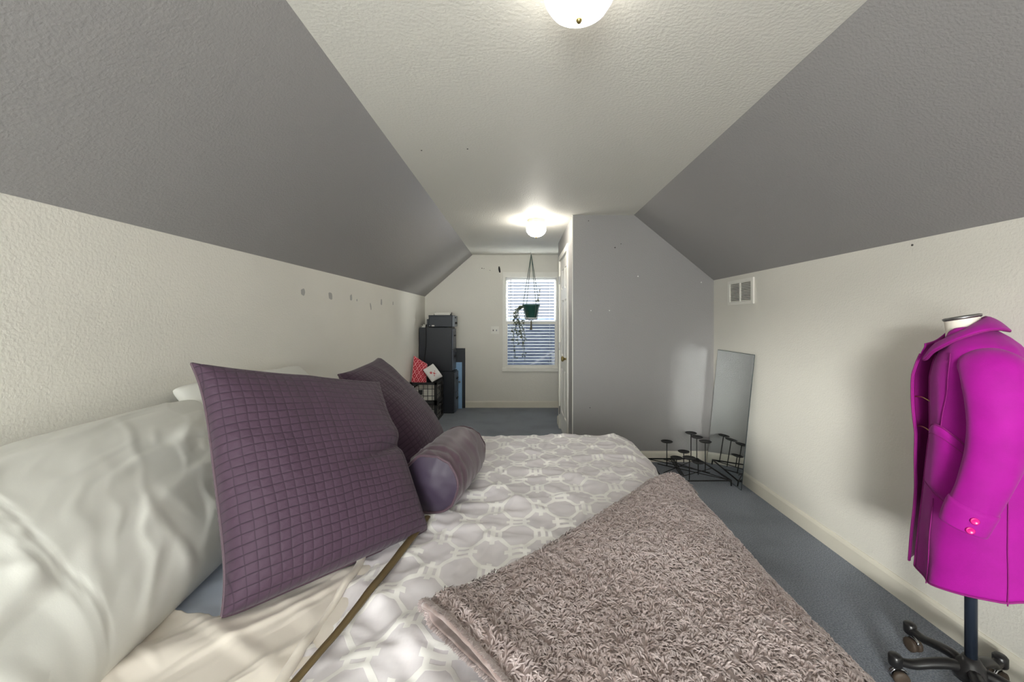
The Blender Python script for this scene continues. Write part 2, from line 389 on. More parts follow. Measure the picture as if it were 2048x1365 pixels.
def lathe(name, prof, material, center, parent=None, n=32, axis=None, smooth=True):
    """prof: list of (r, h); spun about +Z (or about axis) at center"""
    prof = np.array(prof, float); a = np.linspace(0, 2*math.pi, n, endpoint=False)
    V = np.stack([prof[:, 0, None]*np.cos(a), prof[:, 0, None]*np.sin(a), np.broadcast_to(prof[:, 1, None], (len(prof), n))], -1).reshape(-1, 3)
    if axis is not None:
        q = np.array(Vector((0, 0, 1)).rotation_difference(Vector(axis).normalized()).to_matrix()); V = V @ q.T
    V = V+np.array(center)
    bm = bmesh.new(); vs = [bm.verts.new(p) for p in V]
    for f in grid_faces(len(prof), n, wrap_v=True): bm.faces.new([vs[i] for i in f])
    for ring in (range(n), range((len(prof)-1)*n, len(prof)*n)):
        try: bm.faces.new([vs[i] for i in ring])
        except ValueError: pass
    bmesh.ops.remove_doubles(bm, verts=bm.verts, dist=1e-5)
    o = from_bm(name, bm, material, parent, smooth)
    return o
def thing(name, label, cat, loc=(0, 0, 0), group=None):
    o = bpy.data.objects.new(name, None); COL.objects.link(o); o.location = loc; o.empty_display_size = 0.05
    o['label'] = label; o['category'] = cat
    if group: o['group'] = group
    return o
def tag(o, label, cat, group=None):
    o['label'] = label; o['category'] = cat
    if group: o['group'] = group
    return o
def struct(o, label=None, cat=None):
    o['kind'] = 'structure'
    if label: o['label'] = label
    if cat: o['category'] = cat
    return o
def spline(pts, n):
    P = np.array(pts, float); m = len(P); t = np.linspace(0, m-1, n); out = []
    for x in t:
        i = min(int(x), m-2); f = x-i
        p0, p1, p2, p3 = P[max(i-1, 0)], P[i], P[i+1], P[min(i+2, m-1)]
        out.append(0.5*((2*p1)+(-p0+p2)*f+(2*p0-5*p1+4*p2-p3)*f*f+(-p0+3*p1-3*p2+p3)*f**3))
    return np.array(out)

# ================================================================== THE ROOM
def prof_h(x):   # inner height of the attic profile at x
    if x <= CL: return ZK+(x-XL)/(CL-XL)*(ZC-ZK)
    if x >= CR: return ZKR+(XR-x)/(XR-CR)*(ZC-ZKR)
    return ZC
T = 0.12
struct(box('floor', XL-T, XR+T, YB-T, YE+T, -0.1, 0, 'carpet'), 'blue-grey cut pile carpet covering the whole attic floor', 'floor')
struct(box('ceiling', CL-0.05, CR+0.05, YB-T, YE+T, ZC, ZC+0.1, 'paint_ceiling'), 'flat white textured ceiling between the two slopes', 'ceiling')
wl = struct(box('wall_left', XL-T, XL, YB-T, YE+T, 0, ZK, 'paint_cream'), 'cream textured knee wall behind the head of the bed', 'wall')
wr = struct(box('wall_right', XR, XR+T, YB-T, YE+T, 0, ZKR, 'paint_cream'), 'cream textured knee wall beside the pink coat', 'wall')
def slope(name, x0, z0, x1, z1, label):
    d = Vector((x1-x0, z1-z0)).normalized(); n = Vector((-d.y, d.x)) if d.x*1 > 0 else Vector((d.y, -d.x))
    if n.y < 0: n = -n
    struct(prism(name, [(x0, z0), (x1, z1), (x1+n.x*T, z1+n.y*T), (x0+n.x*T, z0+n.y*T)], 'y', YB-T, YE+T, 'paint_grey'), label, 'wall')
slope('wall_left_slope', XL, ZK, CL, ZC, 'grey painted sloping wall above the bed head')
slope('wall_right_slope', XR, ZKR, CR, ZC, 'grey painted sloping wall above the wall vent')

def gable(name, y0, y1, win, label):
    x0, x1, z0, z1 = win
    bm = bmesh.new()
    def poly(pts):
        A = [bm.verts.new((p[0], y0, p[1])) for p in pts]; B = [bm.verts.new((p[0], y1, p[1])) for p in pts]
        bm.faces.new(A); bm.faces.new(B[::-1]); n = len(pts)
        for i in range(n): bm.faces.new([A[i], A[(i+1) % n], B[(i+1) % n], B[i]])
    def strip(a, b, zb, zt=None):
        xs = sorted({a, b} | {c for c in (CL, CR) if a < c < b})
        top = [(x, prof_h(x) if zt is None else zt) for x in xs]
        poly([(a, zb), (b, zb)]+top[::-1])
    strip(XL, x0, 0); strip(x1, XR, 0); strip(x0, x1, z1); poly([(x0, 0), (x1, 0), (x1, z0), (x0, z0)])
    return struct(from_bm(name, bm, 'paint_cream'), label, 'wall')
IW = 0.045   # casing width inside the outline
wf = gable('wall_far', YE, YE+T, (WIN[0]+IW, WIN[1]-IW, WIN[2]+IW, WIN[3]-IW), 'cream gable end wall with the window, beyond the closet')
gable('wall_rear', YB-T, YB, (WINB[0]+IW, WINB[1]-IW, WINB[2]+IW, WINB[3]-IW), 'cream gable wall on the near end of the attic')

# closet: front partition and side wall with a doorway
pts = [(XC, 0), (XR, 0), (XR, ZKR), (CR, ZC), (XC, ZC)]
wp = struct(prism('wall_closet_front', pts, 'y', YP, YP+0.10, 'paint_grey'), 'grey partition wall behind the leaning mirror', 'wall')
DY0, DY1, DZ = 3.905, 4.645, 1.945
struct(boxes('wall_closet_side', [(XC, XC+0.1, YP+0.10, DY0, 0, ZC), (XC, XC+0.1, DY1, YQ, 0, ZC), (XC, XC+0.1, DY0, DY1, DZ, ZC)], 'paint_grey'),
       'grey closet side wall holding the white door', 'wall')
pts2 = [(XC+0.1, 0), (XR, 0), (XR, ZKR), (CR, ZC), (XC+0.1, ZC)]
struct(prism('wall_closet_rear', pts2, 'y', YQ-0.1, YQ, 'paint_grey'), 'grey rear wall of the closet facing the window', 'wall')

# baseboards (profiled)
def baseboard(name, pts, label, h=0.095, t=0.014):
    """pts: ((x,y),(x,y)), interior side is to the left of the direction"""
    (x0, y0), (x1, y1) = pts; d = Vector((x1-x0, y1-y0, 0)); L = d.length; d.normalize(); n = Vector((-d.y, d.x, 0))
    sec = [(0, 0), (t, 0), (t, h-0.018), (t*0.75, h-0.008), (t*0.35, h), (0, h)]
    bm = bmesh.new(); rings = []
    for s in (0, L): rings.append([bm.verts.new(Vector((x0, y0, 0))+d*s+n*a+Vector((0, 0, b))) for a, b in sec])
    k = len(sec)
    for i in range(k): bm.faces.new([rings[0][i], rings[0][(i+1) % k], rings[1][(i+1) % k], rings[1][i]])
    bm.faces.new(rings[0]); bm.faces.new(rings[1][::-1])
    struct(from_bm(name, bm, 'baseboard_cream'), label, 'baseboard')
baseboard('baseboard_right', ((XR, YB), (XR, YP)), 'cream baseboard along the right knee wall')
baseboard('baseboard_left', ((XL, YE), (XL, YB)), 'cream baseboard along the left knee wall')
baseboard('baseboard_far', ((XR, YE), (XL, YE)), 'cream baseboard under the far window')
baseboard('baseboard_closet_front', ((XR-0.014, YP), (XC, YP)), 'cream baseboard below the grey partition')
baseboard('baseboard_closet_side', ((XC, DY1+0.06), (XC, YQ)), 'short cream baseboard past the closet door')
baseboard('baseboard_rear', ((XL, YB), (XR, YB)), 'cream baseboard on the near gable wall')
struct(box('trim_1', XC-0.003, XC+0.004, YP-0.003, YP+0.004, 0, ZC, 'trim_white', bevel=0.001), 'thin white corner bead on the closet corner', 'trim')

# worn paint patches on the left wall (thin skim patches)
def patch(px, py, wpx, hpx, skew=0.0, nseg=9):
    Y = (-XL)*F_PX/(VPX-px); Z = EYE-(py-VPY)/F_PX*Y
    wy = wpx*Y/(VPX-px); hz = hpx/F_PX*Y
    pp = []
    for i in range(nseg):
        a = 2*math.pi*i/nseg; r = 0.8+0.35*random.random()
        ca = math.copysign(abs(math.cos(a))**0.6, math.cos(a)); sa = math.copysign(abs(math.sin(a))**0.6, math.sin(a))
        pp.append((Y+wy*0.5*r*ca+skew*hz*0.5*sa, Z+hz*0.5*r*sa))
    prism('paint_patch', pp, 'x', XL-0.002, XL+0.0012, 'patch_grey', wl)
for a in ((606, 584.7, 8.5, 15), (660.8, 592, 7.5, 15), (702, 596, 4, 13), (713.8, 601, 1.6, 5), (741.3, 613, 2.0, 14, -0.35), (762.7, 605, 2.4, 12), (786, 607, 1.2, 7)):
    patch(*a)
# nails and holes on the grey partition
for (px, py, r, m_) in ((1182, 621.5, 0.005, 'nail_white'), (1219, 621.5, 0.005, 'nail_white'), (1276, 553, 0.006, 'nail_white'), (1402.5, 565, 0.006, 'nail_white'),
                        (1230, 495.5, 0.006, 'nail_dark'), (1242, 488, 0.004, 'nail_dark'), (1177, 442, 0.004, 'nail_dark'), (1180, 816, 0.004, 'nail_dark')):
    X = (px-VPX)/F_PX*YP; Z = EYE-(py-VPY)/F_PX*YP
    lathe('nail', [(0.0, -0.004), (r*0.6, -0.004), (r, 0.0), (r*0.8, 0.003), (0.0, 0.004)], m_, (X, YP, Z), wp, n=10, axis=(0, -1, 0))
lathe('nail', [(0.0, -0.004), (0.004, -0.002), (0.005, 0.002), (0.0, 0.003)], 'nail_dark', (XR, 1.76, 1.594), wr, n=8, axis=(-1, 0, 0))
for (px, py) in ((843, 301), (935, 298)):
    Yc = (ZC-EYE)*F_PX/(VPY-py)
    lathe('nail_hole', [(0.0, -0.002), (0.005, -0.001), (0.004, 0.0015), (0.0, 0.002)], 'nail_dark', ((px-VPX)/F_PX*Yc, Yc, ZC), bpy.data.objects['ceiling'], n=8, axis=(0, 0, -1))
# holes and black cord clip above the window
for (px, py, r) in ((964, 537, 0.008), (968, 537.5, 0.006), (980, 541, 0.008)):
    lathe('wall_hole', [(0.0, -0.003), (r, -0.001), (r*0.7, 0.002), (0.0, 0.002)], 'nail_dark' if px < 975 else 'patch_grey',
          ((px-VPX)/F_PX*YE, YE, EYE-(py-VPY)/F_PX*YE), wf, n=8, axis=(0, -1, 0))
bt = thing('cable_clip', 'small black cable clip on the wall above the window', 'clip', (-0.295, YE, 1.97))
tube('clip_body', [(-0.30, YE-0.012, 2.03), (-0.298, YE-0.018, 2.0), (-0.292, YE-0.018, 1.965), (-0.288, YE-0.01, 1.945)], [0.008, 0.013, 0.013, 0.008], 'black_metal', bt)
tube('clip_pin', [(-0.294, YE-0.02, 1.985), (-0.294, YE+0.002, 1.985)], 0.004, 'black_metal', bt)

# ------------------------------------------------------------------ window 1 (far) and 2 (rear)
def window(name, win, yi, sgn, label, panes=True):
    """yi inner wall face; sgn +1: outside is +y"""
    x0, x1, z0, z1 = win; y = lambda d: yi+sgn*d
    def bxy(a0, a1, d0, d1, c0, c1): return (a0, a1, min(y(d0), y(d1)), max(y(d0), y(d1)), c0, c1)
    root = bpy.data.objects.new(name, None); COL.objects.link(root); root.location = ((x0+x1)/2, yi, z0)
    struct(root, label, 'window')
    C = IW
    box('casing', *bxy(x0, x0+C, -0.012, 0.11, z0, z1), 'trim_white', root, 0.003)
    box('casing', *bxy(x1-C, x1, -0.012, 0.11, z0, z1), 'trim_white', root, 0.003)
    box('casing', *bxy(x0, x1, -0.014, 0.11, z1-0.075, z1), 'trim_white', root, 0.003)
    box('sill', *bxy(x0-0.005, x1+0.005, -0.035, 0.11, z0, z0+0.05), 'trim_white', root, 0.004)
    zm = z0+(z1-z0)*0.487
    for nm, za, zb, d in (('lower_sash', z0+0.05, zm+0.025, 0.0), ('upper_sash', zm-0.02, z1-0.075, 0.075)):
        s = 0.028
        f = boxes(nm, [bxy(x0+C, x0+C+s, d, d+0.025, za, zb), bxy(x1-C-s, x1-C, d, d+0.025, za, zb),
                       bxy(x0+C+s, x1-C-s, d, d+0.025, za, za+0.04), bxy(x0+C+s, x1-C-s, d, d+0.025, zb-0.045, zb)], 'trim_white', root)
        box('pane', *bxy(x0+C+s, x1-C-s, d+0.010, d+0.014, za+0.04, zb-0.045), 'pane_glass', f)
    return root
window('window_1', WIN, YE, 1, 'white framed sash window in the far gable wall')
window('window_2', WINB, YB, -1, 'white framed sash window in the near gable wall')

box('insect_screen', WIN[0]+IW, WIN[1]-IW, YE+0.104, YE+0.105, WIN[2]+0.05, WIN[2]+(WIN[3]-WIN[2])*0.487, 'insect_mesh', bpy.data.objects['window_1'])
bl = thing('window_blind', 'white horizontal slat blind hanging in the far window', 'blind', (0.16, YE+0.05, 1.87))
bx0, bx1 = WIN[0]+IW+0.004, WIN[1]-IW-0.004
box('head_rail', bx0, bx1, YE+0.032, YE+0.068, 1.845, 1.873, 'slat_white', bl, 0.003)
nsl = 29; zt, zb = 1.825, 0.60; sl0 = None
for i in range(nsl):
    z = zt+(zb-zt)*i/(nsl-1)
    if sl0 is None:
        M = Matrix.Translation((0, YE+0.05, z)) @ Matrix.Rotation(math.radians(-24), 4, 'X')
        sl0 = box('slat', bx0, bx1, -0.0165, 0.0165, -0.0012, 0.0012, 'slat_white', bl, M=M)
    else:
        c = sl0.copy(); COL.objects.link(c); c.parent = bl; c.matrix_parent_inverse = sl0.matrix_parent_inverse.copy(); c.location = (0, 0, z-zt)
box('bottom_rail', bx0, bx1, YE+0.036, YE+0.064, 0.575, 0.588, 'slat_white', bl, 0.003)
for x in (-0.10, 0.43): tube('ladder_cord', [(x, YE+0.031, 1.85), (x, YE+0.031, 0.58)], 0.0012, 'slat_white', bl, n=5)
tube('tilt_wand', [(-0.135, YE+0.028, 1.85), (-0.135, YE+0.027, 1.22)], 0.0035, 'plastic_grey', bl, n=6)

# neighbouring roof seen through the blind, shingle courses built
nb = thing('neighbour_house', 'blue-grey shingled roof of the house outside the window', 'house', (0.5, 10, -3))
box('house_wall', -6, 7, 9.6, 16.5, -3.2, -1.2, 'siding', nb)
box('sky_block_wall', -8, 9, 13.0, 16.5, -1.2, 4.6, 'siding', nb)  # added wall that hides the bright sky behind the upper sash
for i in range(22):
    M = Matrix.Translation((0.5, 12.985, 0.95+0.16*i)) @ Matrix.Rotation(math.radians(-5), 4, 'X')
    box('sky_block_board', -8.5, 8.5, -0.012, 0.006, 0, 0.175, 'siding', nb, M=M)  # courses on the added sky-blocking wall
Lr = math.hypot(3.6, 2.6); ang = math.atan2(2.6, 3.6)
for i in range(15):
    s = i*Lr/15; M = Matrix.Translation((0.5, 9.3, -1.3)) @ Matrix.Rotation(ang, 4, 'X') @ Matrix.Translation((0, s, 0)) @ Matrix.Rotation(math.radians(-2.5), 4, 'X')
    box('shingle_course', -7, 7, 0, Lr/15+0.03, 0, 0.02, 'roof_shingle', nb, M=M)
prism('rear_slope', [(9.3+3.6, -1.3+2.6), (9.3+7.2, -1.3), (9.3, -1.3)], 'x', -6.5, 7.5, 'roof_shingle', nb)
tube('roof_vent_pipe', [(0.9, 10.8, -0.3), (0.9, 10.8, 0.35)], 0.05, 'pipe_grey', nb)
tube('eave_pipe', [(-0.2, 10.35, -0.2), (1.6, 11.4, 0.75)], 0.03, 'pipe_grey', nb)

# ------------------------------------------------------------------ closet door
dr = bpy.data.objects.new('door_1', None); COL.objects.link(dr); dr.location = (XC, (DY0+DY1)/2, 0)
struct(dr, 'white six-panel closet door with brass knob', 'door')
cw = 0.058
box('casing', XC-0.016, XC, DY0-cw, DY0, 0, DZ+cw, 'trim_white', dr, 0.003)
box('casing', XC-0.016, XC, DY1, DY1+cw, 0, DZ+cw, 'trim_white', dr, 0.003)
box('casing', XC-0.016, XC, DY0, DY1, DZ, DZ+cw, 'trim_white', dr, 0.003)
boxes('jamb', [(XC, XC+0.1, DY0, DY0+0.012, 0, DZ), (XC, XC+0.1, DY1-0.012, DY1, 0, DZ), (XC, XC+0.1, DY0, DY1, DZ-0.012, DZ)], 'trim_white', dr)
# slab with six recessed panels
ya, yb_, zt_ = DY0+0.014, DY1-0.014, DZ-0.014
xs0, xs1 = XC+0.002, XC+0.037
st = 0.105; mid = (ya+yb_)/2
rows = [(0.22, 0.72), (0.86, 1.48), (1.60, zt_-0.11)]
cols = [(ya+st, mid-0.045), (mid+0.045, yb_-st)]
blk = [(xs0, xs1, ya, ya+st, 0.012, zt_), (xs0, xs1, yb_-st, yb_, 0.012, zt_), (xs0, xs1, mid-0.045, mid+0.045, 0.012, zt_)]
zz = [0.012]+[v for r in rows for v in r]+[zt_]
for a, b in zip(zz[0::2], zz[1::2]):
    for c in cols: blk.append((xs0, xs1, c[0], c[1], a, b))
slab = boxes('door_slab', blk, 'door_white', dr)
for r in rows:
    for c in cols:
        bm = bmesh.new(); bm_box(bm, xs0+0.012, xs1-0.01, c[0], c[1], r[0], r[1])
        # raised field
        i0 = 0.028; A = [(xs0+0.012, c[0]+0.008, r[0]+0.008), (xs0+0.012, c[1]-0.008, r[0]+0.008), (xs0+0.012, c[1]-0.008, r[1]-0.008), (xs0+0.012, c[0]+0.008, r[1]-0.008)]
        Bq = [(xs0+0.002, c[0]+i0, r[0]+i0), (xs0+0.002, c[1]-i0, r[0]+i0), (xs0+0.002, c[1]-i0, r[1]-i0), (xs0+0.002, c[0]+i0, r[1]-i0)]
        va = [bm.verts.new(p) for p in A]; vb = [bm.verts.new(p) for p in Bq]
        for i in range(4): bm.faces.new([va[i], va[(i+1) % 4], vb[(i+1) % 4], vb[i]])
        bm.faces.new(vb)
        from_bm('panel', bm, 'door_white', slab)
kn = lathe('door_knob', [(0.0, 0.0), (0.031, 0.0), (0.031, 0.004), (0.012, 0.009), (0.010, 0.026), (0.016, 0.032), (0.026, 0.042), (0.027, 0.052), (0.020, 0.060), (0.0, 0.062)],
           'brass', (xs0, ya+0.06, 0.875), dr, n=24, axis=(-1, 0, 0)); kn['label'] = 'brass door knob'
for z in (0.22, 0.96, 1.72):
    h = boxes('hinge', [(XC-0.018, XC-0.004, DY1-0.022, DY1-0.006, z-0.045, z+0.045)], 'steel_dull', dr)

# ------------------------------------------------------------------ ceiling lamps
def ceiling_lamp(y, label, strength):
    gm = MATS['globe_glass'].copy(); gm.node_tree.nodes['Principled BSDF'].inputs['Emission Strength'].default_value = strength; MATS['globe_glass_%d' % strength] = gm
    t = thing('ceiling_lamp', label, 'lamp', (0.152, y, ZC), 'globe ceiling lamps')
    c = (0.152, y, ZC)
    b = lathe('lamp_base', [(0.0, 0.0), (0.082, 0.0), (0.084, -0.006), (0.080, -0.020), (0.084, -0.030), (0.080, -0.040), (0.0, -0.040)], 'lamp_base', c, t)
    g = lathe('glass_globe', [(0.066, -0.036), (0.078, -0.046), (0.090, -0.066), (0.093, -0.085), (0.088, -0.108), (0.074, -0.130), (0.052, -0.146), (0.026, -0.155), (0.0, -0.158)], 'globe_glass_%d' % strength, c, t)
    lathe('finial', [(0.0, -0.155), (0.007, -0.157), (0.009, -0.163), (0.005, -0.170), (0.0, -0.172)], 'brass', c, t, n=12)
ceiling_lamp(1.03, 'white globe ceiling lamp nearest the bed, cut by the top edge', 7)
ceiling_lamp(3.75, 'small lit globe ceiling lamp near the closet door', 30)

# ------------------------------------------------------------------ wall vent, switch plate
vt = thing('wall_vent', 'white louvred air vent on the right wall by the partition', 'vent', (XR, 3.125, 1.39))
vy0, vy1, vz0, vz1 = 2.945, 3.305, 1.385, 1.580
fr = 0.030
boxes('frame', [(XR-0.012, XR, vy0, vy0+fr, vz0, vz1), (XR-0.012, XR, vy1-fr, vy1, vz0, vz1), (XR-0.012, XR, vy0+fr, vy1-fr, vz0, vz0+fr*0.8),
                (XR-0.012, XR, vy0+fr, vy1-fr, vz1-fr*0.8, vz1), (XR-0.012, XR, (vy0+vy1)/2-0.006, (vy0+vy1)/2+0.006, vz0+fr*0.8, vz1-fr*0.8)], 'trim_white', vt)
box('duct_opening', XR-0.0015, XR+0.001, vy0+0.01, vy1-0.01, vz0+0.01, vz1-0.01, 'void_dark', vt)
for half in ((vy0+fr, (vy0+vy1)/2-0.006), ((vy0+vy1)/2+0.006, vy1-fr)):
    for i in range(12):
        z = vz0+fr*0.8+0.006+(vz1-vz0-fr*1.6-0.010)*i/11
        M = Matrix.Translation((XR-0.006, 0, z)) @ Matrix.Rotation(math.radians(40), 4, 'Y')
        box('louvre', -0.005, 0.005, half[0], half[1], -0.0008, 0.0008, 'trim_white', vt, M=M)

sw = thing('light_switch', 'white double switch plate left of the far window', 'switch', (-0.36, YE, 1.11))
box('plate', -0.418, -0.303, YE-0.006, YE, 1.058, 1.168, 'trim_white', sw, 0.003)
for x in (-0.385, -0.337):
    box('toggle', x-0.006, x+0.006, YE-0.016, YE-0.005, 1.102, 1.124, 'nail_dark' if x < -0.36 else 'plastic_grey', sw, 0.002)

# ================================================================== far corner furniture
def file_cabinet(name, label, x0, x1, y0, y1, z0, z1, nd_):
    t = thing(name, label, 'cabinet', ((x0+x1)/2, (y0+y1)/2, z0), 'stacked black file cabinets')
    box('body', x0, x1-0.018, y0, y1, z0, z1, 'cabinet_black', t, 0.004)
    h = (z1-z0-0.03)/nd_
    for i in range(nd_):
        a = z0+0.012+i*(h+0.003)
        d = box('drawer', x1-0.017, x1, y0+0.006, y1-0.006, a, a+h-0.004, 'cabinet_face', t, 0.003)
        box('handle', x1, x1+0.014, (y0+y1)/2-0.05, (y0+y1)/2+0.05, a+h*0.62, a+h*0.62+0.02, 'black_metal', d, 0.004)
        lathe('lock', [(0, 0), (0.009, 0), (0.009, 0.006), (0, 0.008)], 'chrome', (x1, y1-0.06, a+h*0.85), d, n=12, axis=(1, 0, 0))
file_cabinet('file_cabinet', 'lower black file cabinet standing on the carpet', XL+0.02, -0.872, 5.395, 5.665, 0.0, 0.568, 2)
file_cabinet('file_cabinet', 'upper black file cabinet stacked under the printer', XL+0.012, -0.902, 5.385, 5.655, 0.570, 1.160, 2)
pr = thing('printer', 'black desktop printer on top of the stacked cabinets', 'printer', (-1.05, 5.52, 1.16))
bodyp = box('body', -1.235, -0.915, 5.395, 5.655, 1.166, 1.318, 'plastic_dark', pr, 0.010)
box('lid', -1.235, -0.912, 5.392, 5.657, 1.302, 1.328, 'plastic_dark', pr, 0.006)
box('front_panel', -0.918, -0.884, 5.400, 5.650, 1.170, 1.320, 'plastic_grey', pr, 0.008)
box('output_slot', -0.890, -0.8815, 5.43, 5.62, 1.205, 1.235, 'void_dark', pr, 0.002)
box('display', -0.890, -0.8815, 5.43, 5.52, 1.285, 1.305, 'void_dark', pr, 0.002)
box('rear_housing', -1.262, -1.232, 5.41, 5.64, 1.166, 1.275, 'plastic_dark', pr, 0.006)
for x in (-1.21, -0.95): box('foot', x-0.015, x+0.015, 5.41, 5.44, 1.160, 1.170, 'rubber_brown', pr)
tube('power_cord', spline([(-1.262, 5.42, 1.20), (-1.268, 5.385, 1.17), (-1.262, 5.372, 1.06), (-1.265, 5.37, 0.90), (-1.285, 5.37, 0.72), (-1.30, 5.37, 0.50), (-1.30, 5.37, 0.02)], 40), 0.006, 'black_metal', pr)
box('rating_label', -1.19, -1.155, 5.3945, 5.396, 1.176, 1.192, 'paper', pr)
lathe('cable_plug', [(0, 0), (0.010, 0), (0.010, 0.004), (0, 0.005)], 'chrome', (-1.22, 5.3955, 1.182), pr, n=12, axis=(0, -1, 0))
pp_ = thing('paper_tray', 'cream paper stack with black clips on top of the printer', 'paper', (-1.06, 5.52, 1.328))
box('sheet_stack', -1.16, -0.95, 5.42, 5.62, 1.328, 1.358, 'paper', pp_, 0.004)
box('top_sheet', -1.155, -0.955, 5.425, 5.615, 1.358, 1.364, 'paper', pp_, 0.001, M=Matrix.Rotation(0.0, 4, 'Z'))
for x in (-1.168, -0.946):
    tube('clip', [(x, 5.44, 1.329), (x+0.012, 5.44, 1.345), (x+0.02, 5.44, 1.366)], [0.007, 0.006, 0.004], 'black_metal', pp_, n=6)
sp_ = thing('power_strip', 'small cream power adapter beside the printer on the cabinet', 'adapter', (-1.31, 5.45, 1.16))
box('body', -1.345, -1.275, 5.42, 5.47, 1.160, 1.186, 'paper', sp_, 0.005)
box('plug', -1.315, -1.292, 5.425, 5.455, 1.186, 1.203, 'paper', sp_, 0.004)
lathe('socket', [(0, 0), (0.008, 0), (0.006, 0.003), (0, 0.003)], 'black_metal', (-1.334, 5.42, 1.172), sp_, n=10, axis=(0, -1, 0))

pb = thing('black_board', 'tall charcoal board leaning on the far wall behind cabinets', 'board', (-0.9, 5.74, 0))
box('panel', -1.08, -0.786, 5.728, 5.744, 0.0, 0.857, 'panel_charcoal', pb, 0.002)
boxes('edge_frame', [(-0.80, -0.786, 5.722, 5.728, 0.0, 0.857), (-1.08, -0.80, 5.722, 5.728, 0.843, 0.857)], 'cabinet_black', pb)
bb = thing('blue_reflection_board', 'pale blue board standing in for a blue reflection by the charcoal board', 'board', (-0.88, 5.70, 0))
box('panel', -1.05, -0.826, 5.690, 5.706, 0.0, 0.66, 'blue_reflection_board', bb, 0.002)  # solid panel in place of a blue-lit reflection
boxes('light_band', [(-0.90, -0.84, 5.686, 5.690, 0.02, 0.62)], 'blue_reflection_board', bb)
lathe('knob', [(0, 0), (0.010, 0), (0.008, 0.01), (0.016, 0.018), (0.012, 0.028), (0, 0.03)], 'chrome', (-0.855, 5.686, 0.385), bb, n=16, axis=(0, -1, 0))

def crate(label, x0, x1, y0, y1, z0, z1):
    t = thing('milk_crate', label, 'crate', ((x0+x1)/2, (y0+y1)/2, z0), 'stacked black milk crates')
    k = 0.010; L = []
    # rims and corner posts
    for (za, zb_) in ((z0, z0+0.028), (z1-0.030, z1)):
        L += [(x0, x1, y0, y0+k, za, zb_), (x0, x1, y1-k, y1, za, zb_), (x0, x0+k, y0, y1, za, zb_), (x1-k, x1, y0, y1, za, zb_)]
    for xx in (x0, x1-0.03):
        for yy in (y0, y1-0.03): L.append((xx, xx+0.03, yy, yy+0.03, z0, z1))
    boxes('frame', L, 'crate_black', t)
    nx, ny, nz = 6, 7, 2
    G = []
    for i in range(1, nx):
        x = x0+(x1-x0)*i/nx
        G += [(x-0.003, x+0.003, y0+0.001, y0+0.009, z0, z1-0.02), (x-0.003, x+0.003, y1-0.009, y1-0.001, z0, z1-0.02)]
    for j in range(1, ny):
        y = y0+(y1-y0)*j/ny
        G += [(x0+0.001, x0+0.009, y-0.003, y+0.003, z0, z1-0.02), (x1-0.009, x1-0.001, y-0.003, y+0.003, z0, z1-0.02)]
    for q in range(1, nz+1):
        z = z0+(z1-z0)*q/(nz+1)
        G += [(x0, x1, y0+0.002, y0+0.008, z-0.003, z+0.003), (x0, x1, y1-0.008, y1-0.002, z-0.003, z+0.003),
              (x0+0.002, x0+0.008, y0, y1, z-0.003, z+0.003), (x1-0.008, x1-0.002, y0, y1, z-0.003, z+0.003)]
    G.append((x0+0.005, x1-0.005, y0+0.005, y1-0.005, z0+0.002, z0+0.008))
    boxes('lattice', G, 'crate_black', t)
    ym = (y0+y1)/2
    boxes('hand_grip', [(x1-0.010, x1+0.002, ym-0.06, ym+0.06, z1-0.085, z1-0.075), (x1-0.006, x1+0.001, ym-0.05, ym+0.05, z1-0.125, z1-0.088)], 'crate_black', t)
    box('crest', (x0+x1)/2-0.06, (x0+x1)/2-0.01, y0-0.002, y0+0.004, (z0+z1)/2-0.028, (z0+z1)/2+0.032, 'crate_black', t, 0.002)
cx0, cx1, cy0, cy1 = -1.350, -1.022, 4.90, 5.33
crate('lower black milk crate on the carpet beside the cabinet', cx0, cx1, cy0, cy1, 0.0, 0.247)
crate('upper black milk crate holding the two small cushions', cx0, cx1, cy0, cy1, 0.249, 0.496)
for (z0_, lab) in ((0.010, 'white paper bundle inside the lower milk crate'), (0.259, 'white paper bundle inside the upper milk crate')):
    t = thing('paper_bundle', lab, 'paper', (-1.186, 5.1, z0_))
    zc_ = z0_
    for i in range(5):
        hh = 0.030; j = random.uniform(-0.006, 0.006)
        box('paper_ream', cx0+0.022+j, cx1-0.022+j, cy0+0.018, cy1-0.06+j, zc_, zc_+hh, 'paper', t, 0.003); zc_ += hh+0.001

